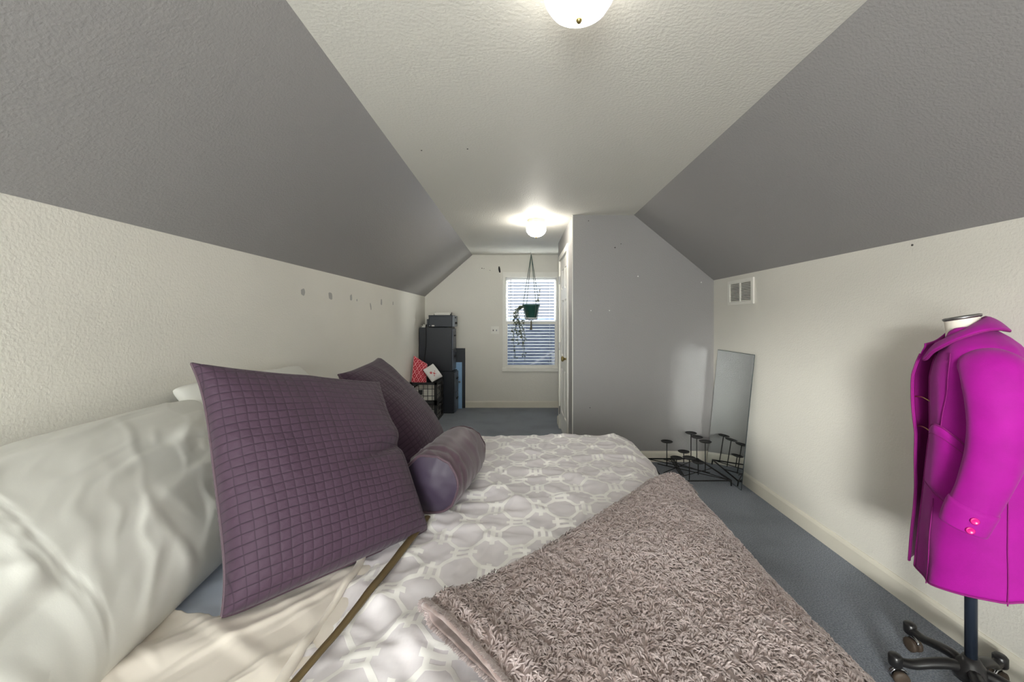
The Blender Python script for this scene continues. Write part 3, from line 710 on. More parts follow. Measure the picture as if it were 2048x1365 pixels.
# ------------------------------------------------------------------ cushions (shared builder)
def cushion(name, corners, T_, material, label, cat, group=None, n=70, pinch=0.07, sag=0.0, wr=0.006, seed=1, power=0.42, piping=None, fat=None, ear=3.0, parent=None, uvs=1.0, asym=0.62, extra=None):
    """corners: BL, BR, TR, TL (world). A stuffed cover whose front faces (BR-BL) x (TL-BL)."""
    BL, BR, TR, TL = [np.array(c, float) for c in corners]
    u = np.linspace(-1, 1, n); U, V_ = np.meshgrid(u, u, indexing='ij')
    # cosine spacing for clean rims
    U = np.sin(U*math.pi/2); V_ = np.sin(V_*math.pi/2)
    Us = U*(1-pinch*(1-np.abs(V_)**ear)*np.abs(U)); Vs = V_*(1-np.where(V_ > 0, pinch*0.7, pinch*0.12)*(1-np.abs(U)**ear)*np.abs(V_))
    tip = 1-0.03*np.abs(U)**9*np.abs(V_)**9; Us, Vs = Us*tip, Vs*tip
    s = (Us+1)/2; t = (Vs+1)/2
    Pm = (1-s)[..., None]*(1-t)[..., None]*BL+s[..., None]*(1-t)[..., None]*BR+s[..., None]*t[..., None]*TR+(1-s)[..., None]*t[..., None]*TL
    nrm = np.cross((BR-BL)+(TR-TL), (TL-BL)+(TR-BR)); nrm /= np.linalg.norm(nrm)
    prof = np.clip((1-U**2), 0, 1)**power*np.clip((1-V_**2), 0, 1)**power
    if sag: prof = prof*(1-sag*V_*0.5)
    # wrinkles radiating towards edges/corners
    w1 = n2(U*2.2, V_*2.2, seed)*1.6+n2(U*5, V_*5, seed+3)*0.7
    edge = np.clip(1-prof, 0, 1)
    rip = np.sin(9*np.arctan2(V_, U)+4*n2(U*1.5, V_*1.5, seed+5))*edge*prof*2
    d = T_*prof+wr*(w1*np.sqrt(prof)+rip)
    if extra is not None: d = d+extra(U, V_)*np.sqrt(prof)
    d = np.where(prof <= 1e-6, 0, np.maximum(d, 0.001))
    front = Pm+nrm*(d*asym*2*0.5+0)[..., None]
    back = Pm-nrm*((T_*prof)*(2-asym*2)*0.5)[..., None]
    V = np.vstack([front.reshape(-1, 3), back.reshape(-1, 3)])
    F1 = grid_faces(n, n); F2 = grid_faces(n, n, off=n*n)[:, ::-1]
    uv = np.stack([s, t], -1).reshape(-1, 2)*uvs; uv = np.vstack([uv, uv])
    # weld rims
    idx = np.arange(2*n*n); g = np.arange(n*n).reshape(n, n)
    rim = np.zeros((n, n), bool); rim[0] = rim[-1] = True; rim[:, 0] = rim[:, -1] = True
    idx[n*n+g[rim]] = g[rim]
    F = np.vstack([F1, idx[F2]])
    root = None
    if piping or parent is None:
        root = thing(name, label, cat, tuple((BL+BR)/2), group)
    cov = quads('cover', V, F, material, root if root is not None else parent, True, uv)
    if piping:
        g2 = Pm; loop = np.vstack([g2[:, 0], g2[-1, 1:], g2[-2::-1, -1], g2[0, -2::-1]])
        tube('seam', loop, piping[0], piping[1], root, n=6)
    return root

cushion('accent_cushion', [(-1.340, 4.93, 0.475), (-1.165, 4.97, 0.475), (-1.180, 5.09, 0.70), (-1.330, 5.01, 0.815)], 0.05, 'cushion_red_lattice',
        'small red cushion with pale lattice print in the upper crate', 'cushion', n=36, wr=0.003, seed=3, pinch=0.05, piping=(0.004, 'cushion_red_lattice'))
cushion('accent_cushion', [(-1.205, 4.95, 0.645), (-1.085, 4.93, 0.490), (-0.975, 5.05, 0.545), (-1.105, 5.07, 0.71)], 0.085, 'cushion_white_flower',
        'small white cushion with red flowers on the upper crate', 'cushion', n=36, wr=0.003, seed=9, pinch=0.04, piping=(0.003, 'black_metal'))

# ------------------------------------------------------------------ hanging plant
hp = thing('hanging_plant', 'green plastic hanging pot with trailing vine before the window', 'plant', (0.154, 5.50, 1.272))
HX, HY = 0.154, 5.50
pot = lathe('pot', [(0.0, 1.285), (0.070, 1.285), (0.076, 1.30), (0.112, 1.445), (0.122, 1.448), (0.124, 1.474), (0.116, 1.476), (0.108, 1.45), (0.0, 1.445)], 'pot_green', (HX, HY, 0), hp, n=28)
lathe('saucer', [(0.0, 1.268), (0.078, 1.268), (0.092, 1.285), (0.095, 1.296), (0.089, 1.294), (0.075, 1.277), (0.0, 1.277)], 'saucer_clear', (HX, HY, 0), hp, n=28)
for i in range(4):
    a = 0.5+i*math.pi/2; c, s = math.cos(a), math.sin(a)
    tube('hanger_cord', [(HX, HY, 2.165), (HX+0.128*c, HY+0.128*s, 1.474), (HX+0.10*c, HY+0.10*s, 1.30), (HX+0.04*c, HY+0.04*s, 1.262), (HX, HY, 1.255)], 0.0042, 'pot_cord', hp, n=6)
tube('ceiling_hook', [(HX, HY, 2.2), (HX, HY, 2.18), (HX+0.010, HY, 2.168), (HX+0.004, HY, 2.156), (HX-0.008, HY, 2.162)], 0.003, 'nail_white', hp, n=6)
bm = bmesh.new()
for i in range(14):
    a = i*2.4; r = 0.008+0.018*((i*7) % 5)/5
    add_tube(bm, [(HX+0.004*math.cos(a), HY+0.004*math.sin(a), 1.258), (HX+0.006*math.cos(a), HY+0.006*math.sin(a), 1.20), (HX+r*math.cos(a), HY+r*math.sin(a), 1.125)], [0.004, 0.004, 0.0025], 5)
from_bm('tassel', bm, 'tassel', hp, True)
bm = bmesh.new(); lv = bmesh.new()
def leaf(bm_, p, size, yaw, tilt):
    M = Matrix.Translation(p) @ Matrix.Rotation(yaw, 4, 'Z') @ Matrix.Rotation(tilt, 4, 'X')
    q = [(0, 0, 0), (0.5, 0.35, 0.08), (0.45, 0.8, 0.04), (0, 1.15, -0.06), (-0.45, 0.8, 0.04), (-0.5, 0.35, 0.08), (0, 0.6, -0.03)]
    v = [bm_.verts.new(M @ (Vector(a)*size)) for a in q]
    for f in ((0, 1, 6), (1, 2, 6), (2, 3, 6), (3, 4, 6), (4, 5, 6), (5, 0, 6)): bm_.faces.new([v[i] for i in f])
vines = []
for k in range(12):
    ex = random.uniform(-0.25, -0.09); ez = random.uniform(0.72, 1.30) if k > 1 else 0.70+0.05*k
    vines.append([(HX-0.10, HY-0.01, 1.46), (HX-0.155+random.uniform(-.02, .02), HY-0.04+random.uniform(-.03, .03), 1.44), (HX-0.2+random.uniform(-.03, .03), HY-0.05, 1.34+random.uniform(-.04, .04)),
                  (HX+ex-0.02, HY-0.05+random.uniform(-.03, .03), (1.30+ez)/2), (HX+ex*0.95, HY-0.05+random.uniform(-.03, .03), ez)])
vines.append([(HX+0.05, HY, 1.46), (HX+0.09, HY-0.02, 1.55), (HX+0.12, HY-0.03, 1.66), (HX+0.125, HY-0.03, 1.74)])
vines.append([(HX+0.03, HY, 1.46), (HX+0.06, HY-0.02, 1.52), (HX+0.10, HY-0.03, 1.545)])
vines.append([(HX-0.08, HY-0.02, 1.46), (HX-0.05, HY-0.1, 1.36), (HX-0.06, HY-0.12, 1.27), (HX-0.12, HY-0.11, 1.26)])
for k, vn in enumerate(vines):
    p = spline(vn, 26); add_tube(bm, p, 0.0022, 4)
    step = 1 if k < 12 else 3
    for i in range(4, 26, step):
        if random.random() < 0.85:
            leaf(lv, Vector(p[i])+Vector((random.uniform(-.018, .018), random.uniform(-.02, .02), random.uniform(-.012, .012))), random.uniform(0.016, 0.030), random.uniform(0, 6.28), random.uniform(-1.6, 0.2))
from_bm('vine_stem', bm, 'leaf_dark', hp); lf = from_bm('leaf_mass', lv, 'leaf_dark', hp); lf['kind'] = 'stuff'

# ------------------------------------------------------------------ leaning mirror
mr = thing('leaning_mirror', 'tall frameless mirror leaning on the right wall by the partition', 'mirror', (1.64, 3.21, 0))
B0, B1 = np.array([1.638, 2.955, 0.002]), np.array([1.634, 3.49, 0.002]); T0, T1 = np.array([1.7185, 2.925, 1.009]), np.array([1.7185, 3.468, 1.007])
nn = np.cross(B1-B0, T0-B0); nn /= np.linalg.norm(nn)
if nn[0] > 0: nn = -nn
def slabq(name, c, d0, d1, material, parent):
    bm = bmesh.new(); a = [bm.verts.new(p+nn*d0) for p in c]; b = [bm.verts.new(p+nn*d1) for p in c]
    bm.faces.new(a); bm.faces.new(b[::-1])
    for i in range(4): bm.faces.new([a[i], a[(i+1) % 4], b[(i+1) % 4], b[i]])
    return from_bm(name, bm, material, parent)
ins = 0.0035; du = (B1-B0)/np.linalg.norm(B1-B0)*ins; dv = (T0-B0)/np.linalg.norm(T0-B0)*ins
slabq('backing', [B0, B1, T1, T0], 0.0, 0.004, 'mirror_edge', mr)
slabq('mirror_glass', [B0+du+dv, B1-du+dv, T1-du-dv, T0+du-dv], 0.004, 0.0048, 'mirror_silver', mr)

# ------------------------------------------------------------------ candle stand
cs = thing('candle_stand', 'black metal pillar candle stand with round plates by the mirror', 'candle stand', (1.4, 3.3, 0))
zb = 0.04
def bar(name, a, b, r, z=zb, z2=None): tube(name, [(a[0], a[1], z), (b[0], b[1], z if z2 is None else z2)], r, 'black_metal', cs, n=6)
PA, PB_, PC, PD = (1.12, 3.525), (1.565, 3.525), (1.608, 3.045), (1.10, 3.035)
bar('base_bar', PA, PB_, 0.0055); bar('base_bar', PB_, PC, 0.0065); bar('base_bar', PC, PD, 0.005); bar('base_bar', PA, PD, 0.005)
bar('cross_bar', (1.17, 3.40), PC, 0.0035); bar('cross_bar', PD, (1.585, 3.30), 0.0035); bar('cross_bar', PA, (1.52, 3.20), 0.0035); bar('cross_bar', (1.25, 3.525), PC, 0.0035); bar('cross_bar', (1.15, 3.2), (1.565, 3.525), 0.0035)
for p in (PA, PB_, PC, PD): tube('foot', [(p[0], p[1], 0.0), (p[0], p[1], 0.045)], 0.006, 'black_metal', cs, n=6)
for (x, y, z) in ((1.236, 3.367, 0.236), (1.505, 3.52, 0.265), (1.503, 3.40, 0.264), (1.503, 3.245, 0.273), (1.407, 3.438, 0.128), (1.291, 3.30, 0.122), (1.300, 3.07, 0.201), (1.412, 3.17, 0.133)):
    s = tube('stem', [(x, y, 0.036), (x, y, z)], 0.0038, 'black_metal', cs, n=8)
    lathe('plate', [(0.0, z-0.002), (0.042, z), (0.047, z+0.004), (0.048, z+0.006), (0.045, z+0.006), (0.041, z+0.003), (0.0, z+0.002)], 'black_metal', (x, y, 0), cs, n=28)
lathe('spike', [(0.0, 0.0), (0.003, 0.0), (0.001, 0.03), (0, 0.032)], 'black_metal', (1.412, 3.17, 0.135), cs, n=8)
for k in range(3):   # scroll at the left corner
    x = 1.225+0.012*k
    tube('scroll', spline([(x, 3.33, 0.10), (x+0.012, 3.29, 0.12), (x+0.035, 3.24, 0.07), (x+0.06, 3.20, 0.02)], 14), 0.004, 'black_metal', cs, n=6)

# ================================================================== BED
BX0, BX1, BY0, BY1 = -1.345, 0.655, 0.48, 2.40
bed = thing('bed', 'king bed with its head against the left wall', 'bed', ((BX0+BX1)/2, (BY0+BY1)/2, 0))
box('box_spring', BX0, BX1-0.02, BY0+0.02, BY1-0.02, 0.10, 0.31, 'bed_fabric', bed, 0.02)
box('mattress', BX0, BX1-0.02, BY0+0.01, BY1-0.01, 0.312, 0.565, 'mattress_white', bed, 0.05, seg=4)
for x in (BX0+0.1, -0.35, BX1-0.12):
    for y in (BY0+0.12, BY1-0.12):
        lathe('leg', [(0.0, 0.0), (0.028, 0.0), (0.03, 0.01), (0.036, 0.10), (0.0, 0.102)], 'black_metal', (x, y, 0), bed, n=12)

def drape(a, b, ztop, ax, by0, by1, R, flare=0.06):
    """flat cloth coords -> draped over the bed; returns pos, normal"""
    ex = np.maximum(a-ax, 0); ey = np.where(b > by1, b-by1, np.where(b < by0, b-by0, 0.0))
    e = np.hypot(ex, ey); d = np.maximum(e, 1e-9); nx, ny = ex/d, ey/d
    phi = np.minimum(e/R, math.pi/2-flare)
    ext = np.maximum(e-R*(math.pi/2-flare), 0)
    lat = R*np.sin(phi)+ext*math.sin(flare); drop = R*(1-np.cos(phi))+ext*math.cos(flare)
    base_x = np.minimum(a, ax); base_y = np.clip(b, by0, by1)
    pos = np.stack([base_x+nx*lat, base_y+ny*lat, ztop-drop], -1)
    nor = np.stack([nx*np.sin(phi), ny*np.sin(phi), np.cos(phi)], -1)
    return pos, nor
def sheet_obj(name, a0, a1, b0, b1, step, ztop, ax, by0, by1, R, hfun, material, parent, thick=0.006, edgefun=None, uvscale=1.0):
    na = int((a1-a0)/step)+1; nb_ = int((b1-b0)/step)+1
    A, B = np.meshgrid(np.linspace(a0, a1, na), np.linspace(b0, b1, nb_), indexing='ij')
    if edgefun is not None: A, B = edgefun(A, B)
    P, N = drape(A, B, ztop, ax, by0, by1, R)
    H = hfun(A, B); P = P+N*H[..., None]
    P[..., 2] = np.maximum(P[..., 2], 0.02)
    V = P.reshape(-1, 3); Fq = grid_faces(na, nb_)
    o = quads(name, V, Fq, material, parent, True, uv=np.stack([A, B], -1).reshape(-1, 2)*uvscale)
    sm = o.modifiers.new('thickness', 'SOLIDIFY'); sm.thickness = thick; sm.offset = -1
    return o

# fitted sheet (pillow shade put into its blue), cream sheet folded over it
fs = sheet_obj('fitted_sheet', BX0+0.01, BX1+0.12, BY0-0.16, BY1+0.16, 0.012, 0.574, BX1-0.09, BY0+0.06, BY1-0.06, 0.06,
               lambda a, b: 0.003*n2(a*6, b*6, 2)+0.010*aniso(a, b, 0.8, 3, 16, 4)*sstep(-0.3, -0.5, a), 'sheet_shade_blue', None, 0.004)
tag(fs, 'fitted sheet with the bluish shade beneath the purple pillow painted in', 'sheet')
def cream_h(a, b):
    fold = 0.016*aniso(a, b, 0.35, 2.2, 12, 21)+0.012*aniso(a, b, -0.5, 2.5, 16, 24)+0.009*aniso(a, b, 0.9, 4, 26, 26)
    return 0.004+0.005*n2(a*4, b*4, 11)+fold*(0.25+0.75*sstep(-0.41, -0.50, a))+0.004*sstep(-0.50, -0.44, a)
def cream_edge(a, b):
    bm_ = np.where(a > -0.69, 0.905+(a+0.69)*0.80, 0.905+(-0.69-a)*0.25)+0.03*n2(a*9, a*0+2.0, 33)+0.010*n2(a*30, a*0+4.0, 34)
    b0, b1 = BY0-0.30, BY1+0.20
    return a, b0+(b-b0)*(bm_-b0)/(b1-b0)
crs = sheet_obj('flat_sheet', -1.05, -0.385, BY0-0.30, BY1+0.20, 0.006, 0.586, BX1-0.09, BY0+0.06, BY1-0.06, 0.06, cream_h, 'cream_sheet', None, 0.003, cream_edge)
tag(crs, 'rumpled cream satin sheet in front of the large purple pillow', 'sheet')

# duvet
ZD = 0.603; DAX, DBY0, DBY1, DR = 0.485, 0.66, 2.235, 0.205
def duvet_low(a, b):
    return 0.010*n2(a*2.2, b*2.2, 41)
def duvet_h(a, b):
    foot = sstep(0.30, 0.62, a)
    far = sstep(1.9, 2.3, b)
    wa, wb = a, b
    w_ = 0.008*n2(a*5, b*5, 43)+0.015*aniso(a, b, 2.3, 2.5, 10, 45)+0.011*aniso(a, b, 0.2, 3, 15, 46)+0.007*aniso(a, b, 1.2, 5, 24, 50)+0.004*aniso(a, b, 2.8, 9, 42, 52)+0.003*n2(a*20, b*20, 48)
    fl = 0.022*aniso(a, b, -0.35, 2.0, 11, 47)*foot
    nr = (0.018*aniso(a, b, 0.75, 2.5, 13, 49)+0.012*aniso(a, b, 1.4, 4, 20, 53))*sstep(1.35, 0.9, b)
    dr_ = 0.02*np.sin((b*13+2*n2(a*2, b*2, 51)))*sstep(0.75, 1.1, a)+0.02*np.sin(a*13)*sstep(2.45, 2.7, b)
    lip = -0.012*(1-sstep(-0.415, -0.385, a))
    return duvet_low(a, b)+w_+fl+nr+dr_+lip
def duvet_edge(a, b):
    k = 1-sstep(-0.42, -0.2, a); return a+k*(0.012*n2(b*4, b*0+3, 55)), b
dv_root = thing('duvet', 'silver grey duvet with woven geometric link pattern covering the bed', 'duvet', (0.2, 1.4, 0.55))
do = sheet_obj('cover', -0.438, 1.02, 0.26, 2.66, 0.0075, ZD, DAX, DBY0, DBY1, DR, duvet_h, 'duvet_jacquard', dv_root, 0.012, duvet_edge)
# rolled cream hem along the head edge
bpts = np.linspace(0.40, 2.5, 120); aa, bb_ = duvet_edge(np.full_like(bpts, -0.438), bpts)
Pm, Nm = drape(aa-0.002, bb_, ZD, DAX, DBY0, DBY1, DR); Pm = Pm+Nm*(duvet_h(aa, bb_)+0.004+0.004*n2(bpts*9, bpts*0, 57))[:, None]
tube('hem_roll', Pm, 0.010+0.003*n2(bpts*7, bpts*0, 58), 'cream_sheet', dv_root, n=8)
# brown ribbon
rb = spline([(-0.30, 1.30), (-0.312, 1.22), (-0.322, 1.15), (-0.335, 1.06), (-0.352, 0.95), (-0.370, 0.84), (-0.392, 0.74), (-0.41, 0.66)], 60)
Pr, Nr = drape(rb[:, 0], rb[:, 1], ZD, DAX, DBY0, DBY1, DR); Pr = Pr+Nr*(0.15*duvet_h(rb[:, 0], rb[:, 1])+0.85*duvet_low(rb[:, 0], rb[:, 1])+0.020)[:, None]
tg = np.gradient(Pr, axis=0); tg /= np.linalg.norm(tg, axis=1)[:, None]; sd = np.cross(Nr, tg); wd_ = (0.0075+0.002*np.sin(np.linspace(0, 5, 60)))[:, None]
R0 = Pr+sd*wd_; R1 = Pr-sd*wd_; top = Nr*0.003
Vr = np.stack([R0, R0+top, Pr+top*1.6, R1+top, R1], 1)
rbo = quads('brown_ribbon', Vr.reshape(-1, 3), grid_faces(60, 5), 'ribbon_brown', None, True)
sm = rbo.modifiers.new('thickness', 'SOLIDIFY'); sm.thickness = 0.0015
tag(rbo, 'narrow brown ribbon lying on the duvet by the purple pillow', 'ribbon')

# ------------------------------------------------------------------ fleece blanket, folded double
C0 = np.array([-0.205, 0.835]); E1 = np.array([0.700, 0.714]); E1 /= np.linalg.norm(E1); E2 = np.array([E1[1], -E1[0]])
bk = thing('fleece_blanket', 'thick taupe fleece blanket folded across the foot of the bed', 'blanket', (0.4, 1.0, 0.6))
def blanket_ab(p, q):
    bow = 0.035*np.sin(np.clip(p, 0, 1.3)/1.3*math.pi)+0.015*n2(p*3, q*3, 61)
    return C0[0]+p*E1[0]+(q+bow)*E2[0], C0[1]+p*E1[1]+(q+bow)*E2[1]
def blanket_pt(p, q, h):
    a, b = blanket_ab(p, q)
    P, N = drape(a, b, ZD+0.004, DAX, DBY0, DBY1, DR)
    base = duvet_low(a, b)+0.020
    return P+N*(base+h)[..., None], N
LP, LQ = 1.95, 1.25
def build_layer():
    # cross-section in q: lower layer comes out from under, folds over and runs back on top
    fold_r = 0.020
    sl = np.concatenate([np.linspace(0.35, 0.02, 40)])          # lower
    th = np.linspace(-math.pi/2, math.pi/2, 12)[1:-1]
    su = np.linspace(0.02, LQ, 300)
    qs = np.concatenate([sl, 0.02-fold_r*np.cos(th), su]); hs = np.concatenate([np.zeros(len(sl)), fold_r+fold_r*np.sin(th), np.full(len(su), 2*fold_r)])
    ps = np.linspace(0.0, LP, 440)
    Pp, Q = np.meshgrid(ps, qs, indexing='ij'); Hh = np.broadcast_to(hs, Pp.shape).copy()
    up = Hh > fold_r*1.2
    # upper layer sinks gently to the thickness, lifts into a mouth at the open end p=0
    lift = np.exp(-(Pp/0.07)**2)*(0.022*np.sin(np.clip(Q, 0, 0.5)*9+0.6)+0.012)
    Hh = Hh+np.where(up, lift, 0)-np.where(up, 0.012*sstep(0.05, 0.5, Q), 0)
    roll = np.exp(-((Pp-0.012)/0.02)**2)
    Pp2 = Pp-np.where(up, 0.0, -0.015)
    wav = 0.010*n2(Pp*4, Q*4, 63)+0.014*ridged(Pp*2.2-Q*1.0, Q*4.5, 65)**3*sstep(0.85, 1.2, Pp)
    tuft = 0.003*n2(Pp*45, Q*45, 67)
    Hh = Hh+np.where(up, wav+tuft-0.02*(roll*0.8), tuft*0.6)
    P, N = blanket_pt(Pp2, Q, Hh)
    V = P.reshape(-1, 3)
    tint = np.clip(0.15+0.5*n2(Pp*45, Q*45, 67)+0.3*n2(Pp*7, Q*7, 71), 0, 1)
    o = quads('fleece_sheet', V, grid_faces(len(ps), len(qs))[:, ::-1], 'fleece_taupe', bk, True, tint=tint.ravel())
    sm = o.modifiers.new('thickness', 'SOLIDIFY'); sm.thickness = 0.008; sm.offset = -1
    return P, N, Pp, Q, up
Pb, Nb, Pp, Q, upm = build_layer()
# pile: short curled fibres
def build_pile(n=120000):
    iu = RNG.integers(1, Pb.shape[0]-2, n); wq = RNG.random(n); iv = (wq*(Pb.shape[1]-3)).astype(int)+1
    keep = (iv > 30) | (iu < 30); iu, iv = iu[keep], iv[keep]
    ne = 9000; iu = np.concatenate([iu, np.ones(ne, int)]); iv = np.concatenate([iv, RNG.integers(2, 190, ne)]); n = len(iu)
    f = RNG.random((n, 2))
    p = Pb[iu, iv]*(1-f[:, :1])+Pb[iu+1, iv]*f[:, :1]+(Pb[iu, iv+1]-Pb[iu, iv])*f[:, 1:]
    t1 = Pb[iu+1, iv]-Pb[iu-1, iv]; t2 = Pb[iu, iv+1]-Pb[iu, iv-1]
    t1 /= np.linalg.norm(t1, axis=1)[:, None]+1e-12
    nn_ = np.cross(t1, t2); nn_ /= np.linalg.norm(nn_, axis=1)[:, None]+1e-12
    nn_ *= np.sign((nn_*Nb[iu, iv]).sum(1))[:, None]+1e-9
    # in the fold the true outside differs from bed normal: keep surface normal sign by position
    t2 = np.cross(nn_, t1)
    flow = 4.0*n2(p[:, 0]*5, p[:, 1]*5, 73)+5.0*n2(p[:, 0]*55, p[:, 1]*55, 77)+RNG.normal(0, 0.25, n)
    flow = np.where(np.arange(n) >= n-ne, math.pi+RNG.normal(0, 0.5, n), flow)
    d = t1*np.cos(flow)[:, None]+t2*np.sin(flow)[:, None]; s = np.cross(nn_, d)
    L = RNG.uniform(0.009, 0.016, n)[:, None]; W = RNG.uniform(0.0013, 0.0024, n)[:, None]
    curl = RNG.normal(0, 0.6, n)[:, None]
    rows = []
    for fr_, up_, wd2 in ((0.0, -0.05, 0.7), (0.5, 0.34, 1.0), (1.0, 0.20, 0.35)):
        c_ = p+d*L*fr_+nn_*L*up_+s*L*curl*fr_*fr_*0.6
        rows += [c_-s*W*wd2, c_+nn_*W*0.9*wd2, c_+s*W*wd2]
    V = np.stack(rows, 1).reshape(-1, 3)
    k = np.arange(n)[:, None]*9
    Fq = np.concatenate([k+np.array([[0, 1, 4, 3]]), k+np.array([[1, 2, 5, 4]]), k+np.array([[3, 4, 7, 6]]), k+np.array([[4, 5, 8, 7]])], 0)
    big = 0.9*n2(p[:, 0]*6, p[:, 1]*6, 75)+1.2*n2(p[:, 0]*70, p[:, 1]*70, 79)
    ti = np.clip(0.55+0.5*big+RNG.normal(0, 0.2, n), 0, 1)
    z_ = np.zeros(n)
    tint = np.stack([z_, ti*0.3, z_, ti*0.45, ti, ti*0.45, ti*0.8, ti, ti*0.8], 1).ravel()  # dark roots, light ridges: shade between tufts put into the tint
    o = quads('pile', V, Fq, 'fleece_taupe', bk, False, tint=tint); o['kind'] = 'stuff'
build_pile()

# ------------------------------------------------------------------ pillows
def seam_fold(U, V):
    return 0.0
def case_folds(U, V):
    g = U-(-0.36+0.015*np.sin(V*6))
    end = sstep(-0.03, -0.12, g)
    soft = 0.012*n2(U*1.8, V*1.8, 81)
    # tension wrinkles fan out from the far lower end
    r = np.hypot((U-1.15)*1.0, (V+0.15)*0.7); ang = np.arctan2((V+0.15)*0.7, 1.15-U)
    crease = 0.032*np.clip(n2(ang*5.5, r*1.1, 84)*2, 0, 1)**1.4*np.exp(-(r/0.75)**2)*sstep(0.05, 0.3, r)
    right = 0.012*aniso(U, V, 0.5, 1.2, 5.0, 83)*(1-end)+0.008*aniso(U, V, 1.3, 1.5, 9.0, 88)*(1-end)
    low_ = 0.016*np.clip(n2(U*9.0+V*0.8, V*1.2+3, 87)*2, 0, 1)*sstep(-0.1, -0.9, V)*sstep(-0.3, 0.0, U)
    slack = end*(0.030*aniso(U, V, 1.0, 1.4, 5.5, 89)+0.015*aniso(U, V, 1.9, 1.5, 7.0, 90)-0.010)
    return soft+crease+right+low_+slack-0.005*np.exp(-(g/0.007)**2)-0.004*np.exp(-((g+0.03)/0.006)**2)
cushion('bed_pillow', [(-0.725, 0.40, 0.60), (-0.855, 1.42, 0.60), (-1.30, 1.60, 0.945), (-1.285, 0.40, 0.905)], 0.21, 'white_cotton',
        'big white pillow leaning on the left wall, nearest', 'pillow', 'white pillows along the wall', n=230, wr=0.005, seed=14, pinch=0.04, power=0.40, asym=0.72,
        extra=case_folds)
cushion('bed_pillow', [(-0.93, 1.50, 0.60), (-0.93, 2.30, 0.60), (-1.335, 2.40, 0.985), (-1.335, 1.52, 1.00)], 0.12, 'white_cotton',
        'white pillow behind both purple pillows against the wall', 'pillow', 'white pillows along the wall', n=80, wr=0.008, seed=18, pinch=0.03, power=0.27)
def big_fold(U, V):
    # crease running in from the right edge towards the middle
    d = V-(0.02+0.18*(U-1)); return 0.010*aniso(U, V, 0.25, 0.9, 4.0, 121)-0.055*np.exp(-(d/0.06)**2)*sstep(-0.1, 0.9, U)+0.020*np.exp(-((d-0.16)/0.12)**2)*sstep(0.1, 0.9, U)
cushion('throw_pillow', [(-0.668, 0.885, 0.594), (-0.285, 1.255, 0.603), (-0.535, 1.53, 1.03), (-0.870, 1.045, 1.160)], 0.21, 'purple_quilt',
        'large purple quilted square pillow in front on the bed', 'pillow', 'purple quilted pillows', n=150, wr=0.006, seed=22, pinch=0.10, ear=5.0, power=0.33, sag=0.5, asym=0.55, extra=big_fold, piping=(0.004, 'purple_satin'))
cushion('throw_pillow', [(-0.43, 1.64, 0.605), (-0.43, 2.16, 0.605), (-0.765, 2.15, 1.065), (-0.735, 1.60, 1.050)], 0.18, 'purple_quilt',
        'purple quilted pillow half hidden behind the bolster', 'pillow', 'purple quilted pillows', n=110, wr=0.006, seed=27, pinch=0.09, ear=5.0, power=0.33, sag=0.5, piping=(0.004, 'purple_satin'))

# bolster
bo = thing('bolster', 'dark purple satin bolster lying against the far purple pillow', 'pillow', (-0.27, 1.5, 0.60))
c0, c1 = np.array([-0.300, 1.335, 0.712]), np.array([-0.245, 1.70, 0.712]); ax_ = (c1-c0)/np.linalg.norm(c1-c0)
sx = np.cross(ax_, [0, 0, 1.0]); sx /= np.linalg.norm(sx); sz = np.cross(sx, ax_)
nl, na_ = 70, 72; tt = np.linspace(0, 1, nl); an = np.linspace(0, 2*math.pi, na_, endpoint=False)
Tt, An = np.meshgrid(tt, an, indexing='ij')
rr = 0.108*(1-0.10*np.abs(2*Tt-1)**6)+0.004*n2(Tt*4, np.cos(An)*2+np.sin(An), 91)+0.004*np.sin(Tt*46+5*n2(np.cos(An)*1.5, np.sin(An)*1.5, 93))*np.exp(-((Tt-0.16)/0.08)**2)+0.005*ridged(Tt*5+np.cos(An)*1.2, np.sin(An)*1.2+Tt, 94)**3
low = np.clip(-np.sin(An), 0, 1); rr = rr*(1-0.06*low)
Vb = c0+(c1-c0)*Tt[..., None]+(np.cos(An)*rr)[..., None]*sx+(np.sin(An)*rr)[..., None]*sz
quads('body', Vb.reshape(-1, 3), grid_faces(nl, na_, wrap_v=True), 'purple_satin', bo, True)
for end, c, s in ((0, c0, -1), (nl-1, c1, 1)):
    rads = np.linspace(1, 0.001, 16); Vc = []
    for r in rads:
        bulge = 0.020*(1-r**2.2)
        Vc.append(c+(Vb[end]-c)*r+ax_*s*bulge+ax_*s*(0.004*n2(np.cos(an)*r*2.5, np.sin(an)*r*2.5, 95))[:, None])
    Vc = np.array(Vc)
    quads('end_cap', Vc.reshape(-1, 3), grid_faces(16, na_, wrap_v=True), 'purple_cap', bo, True)
    tube('piping', np.vstack([Vb[end], Vb[end][:2]]), 0.005, 'purple_satin', bo, n=6)

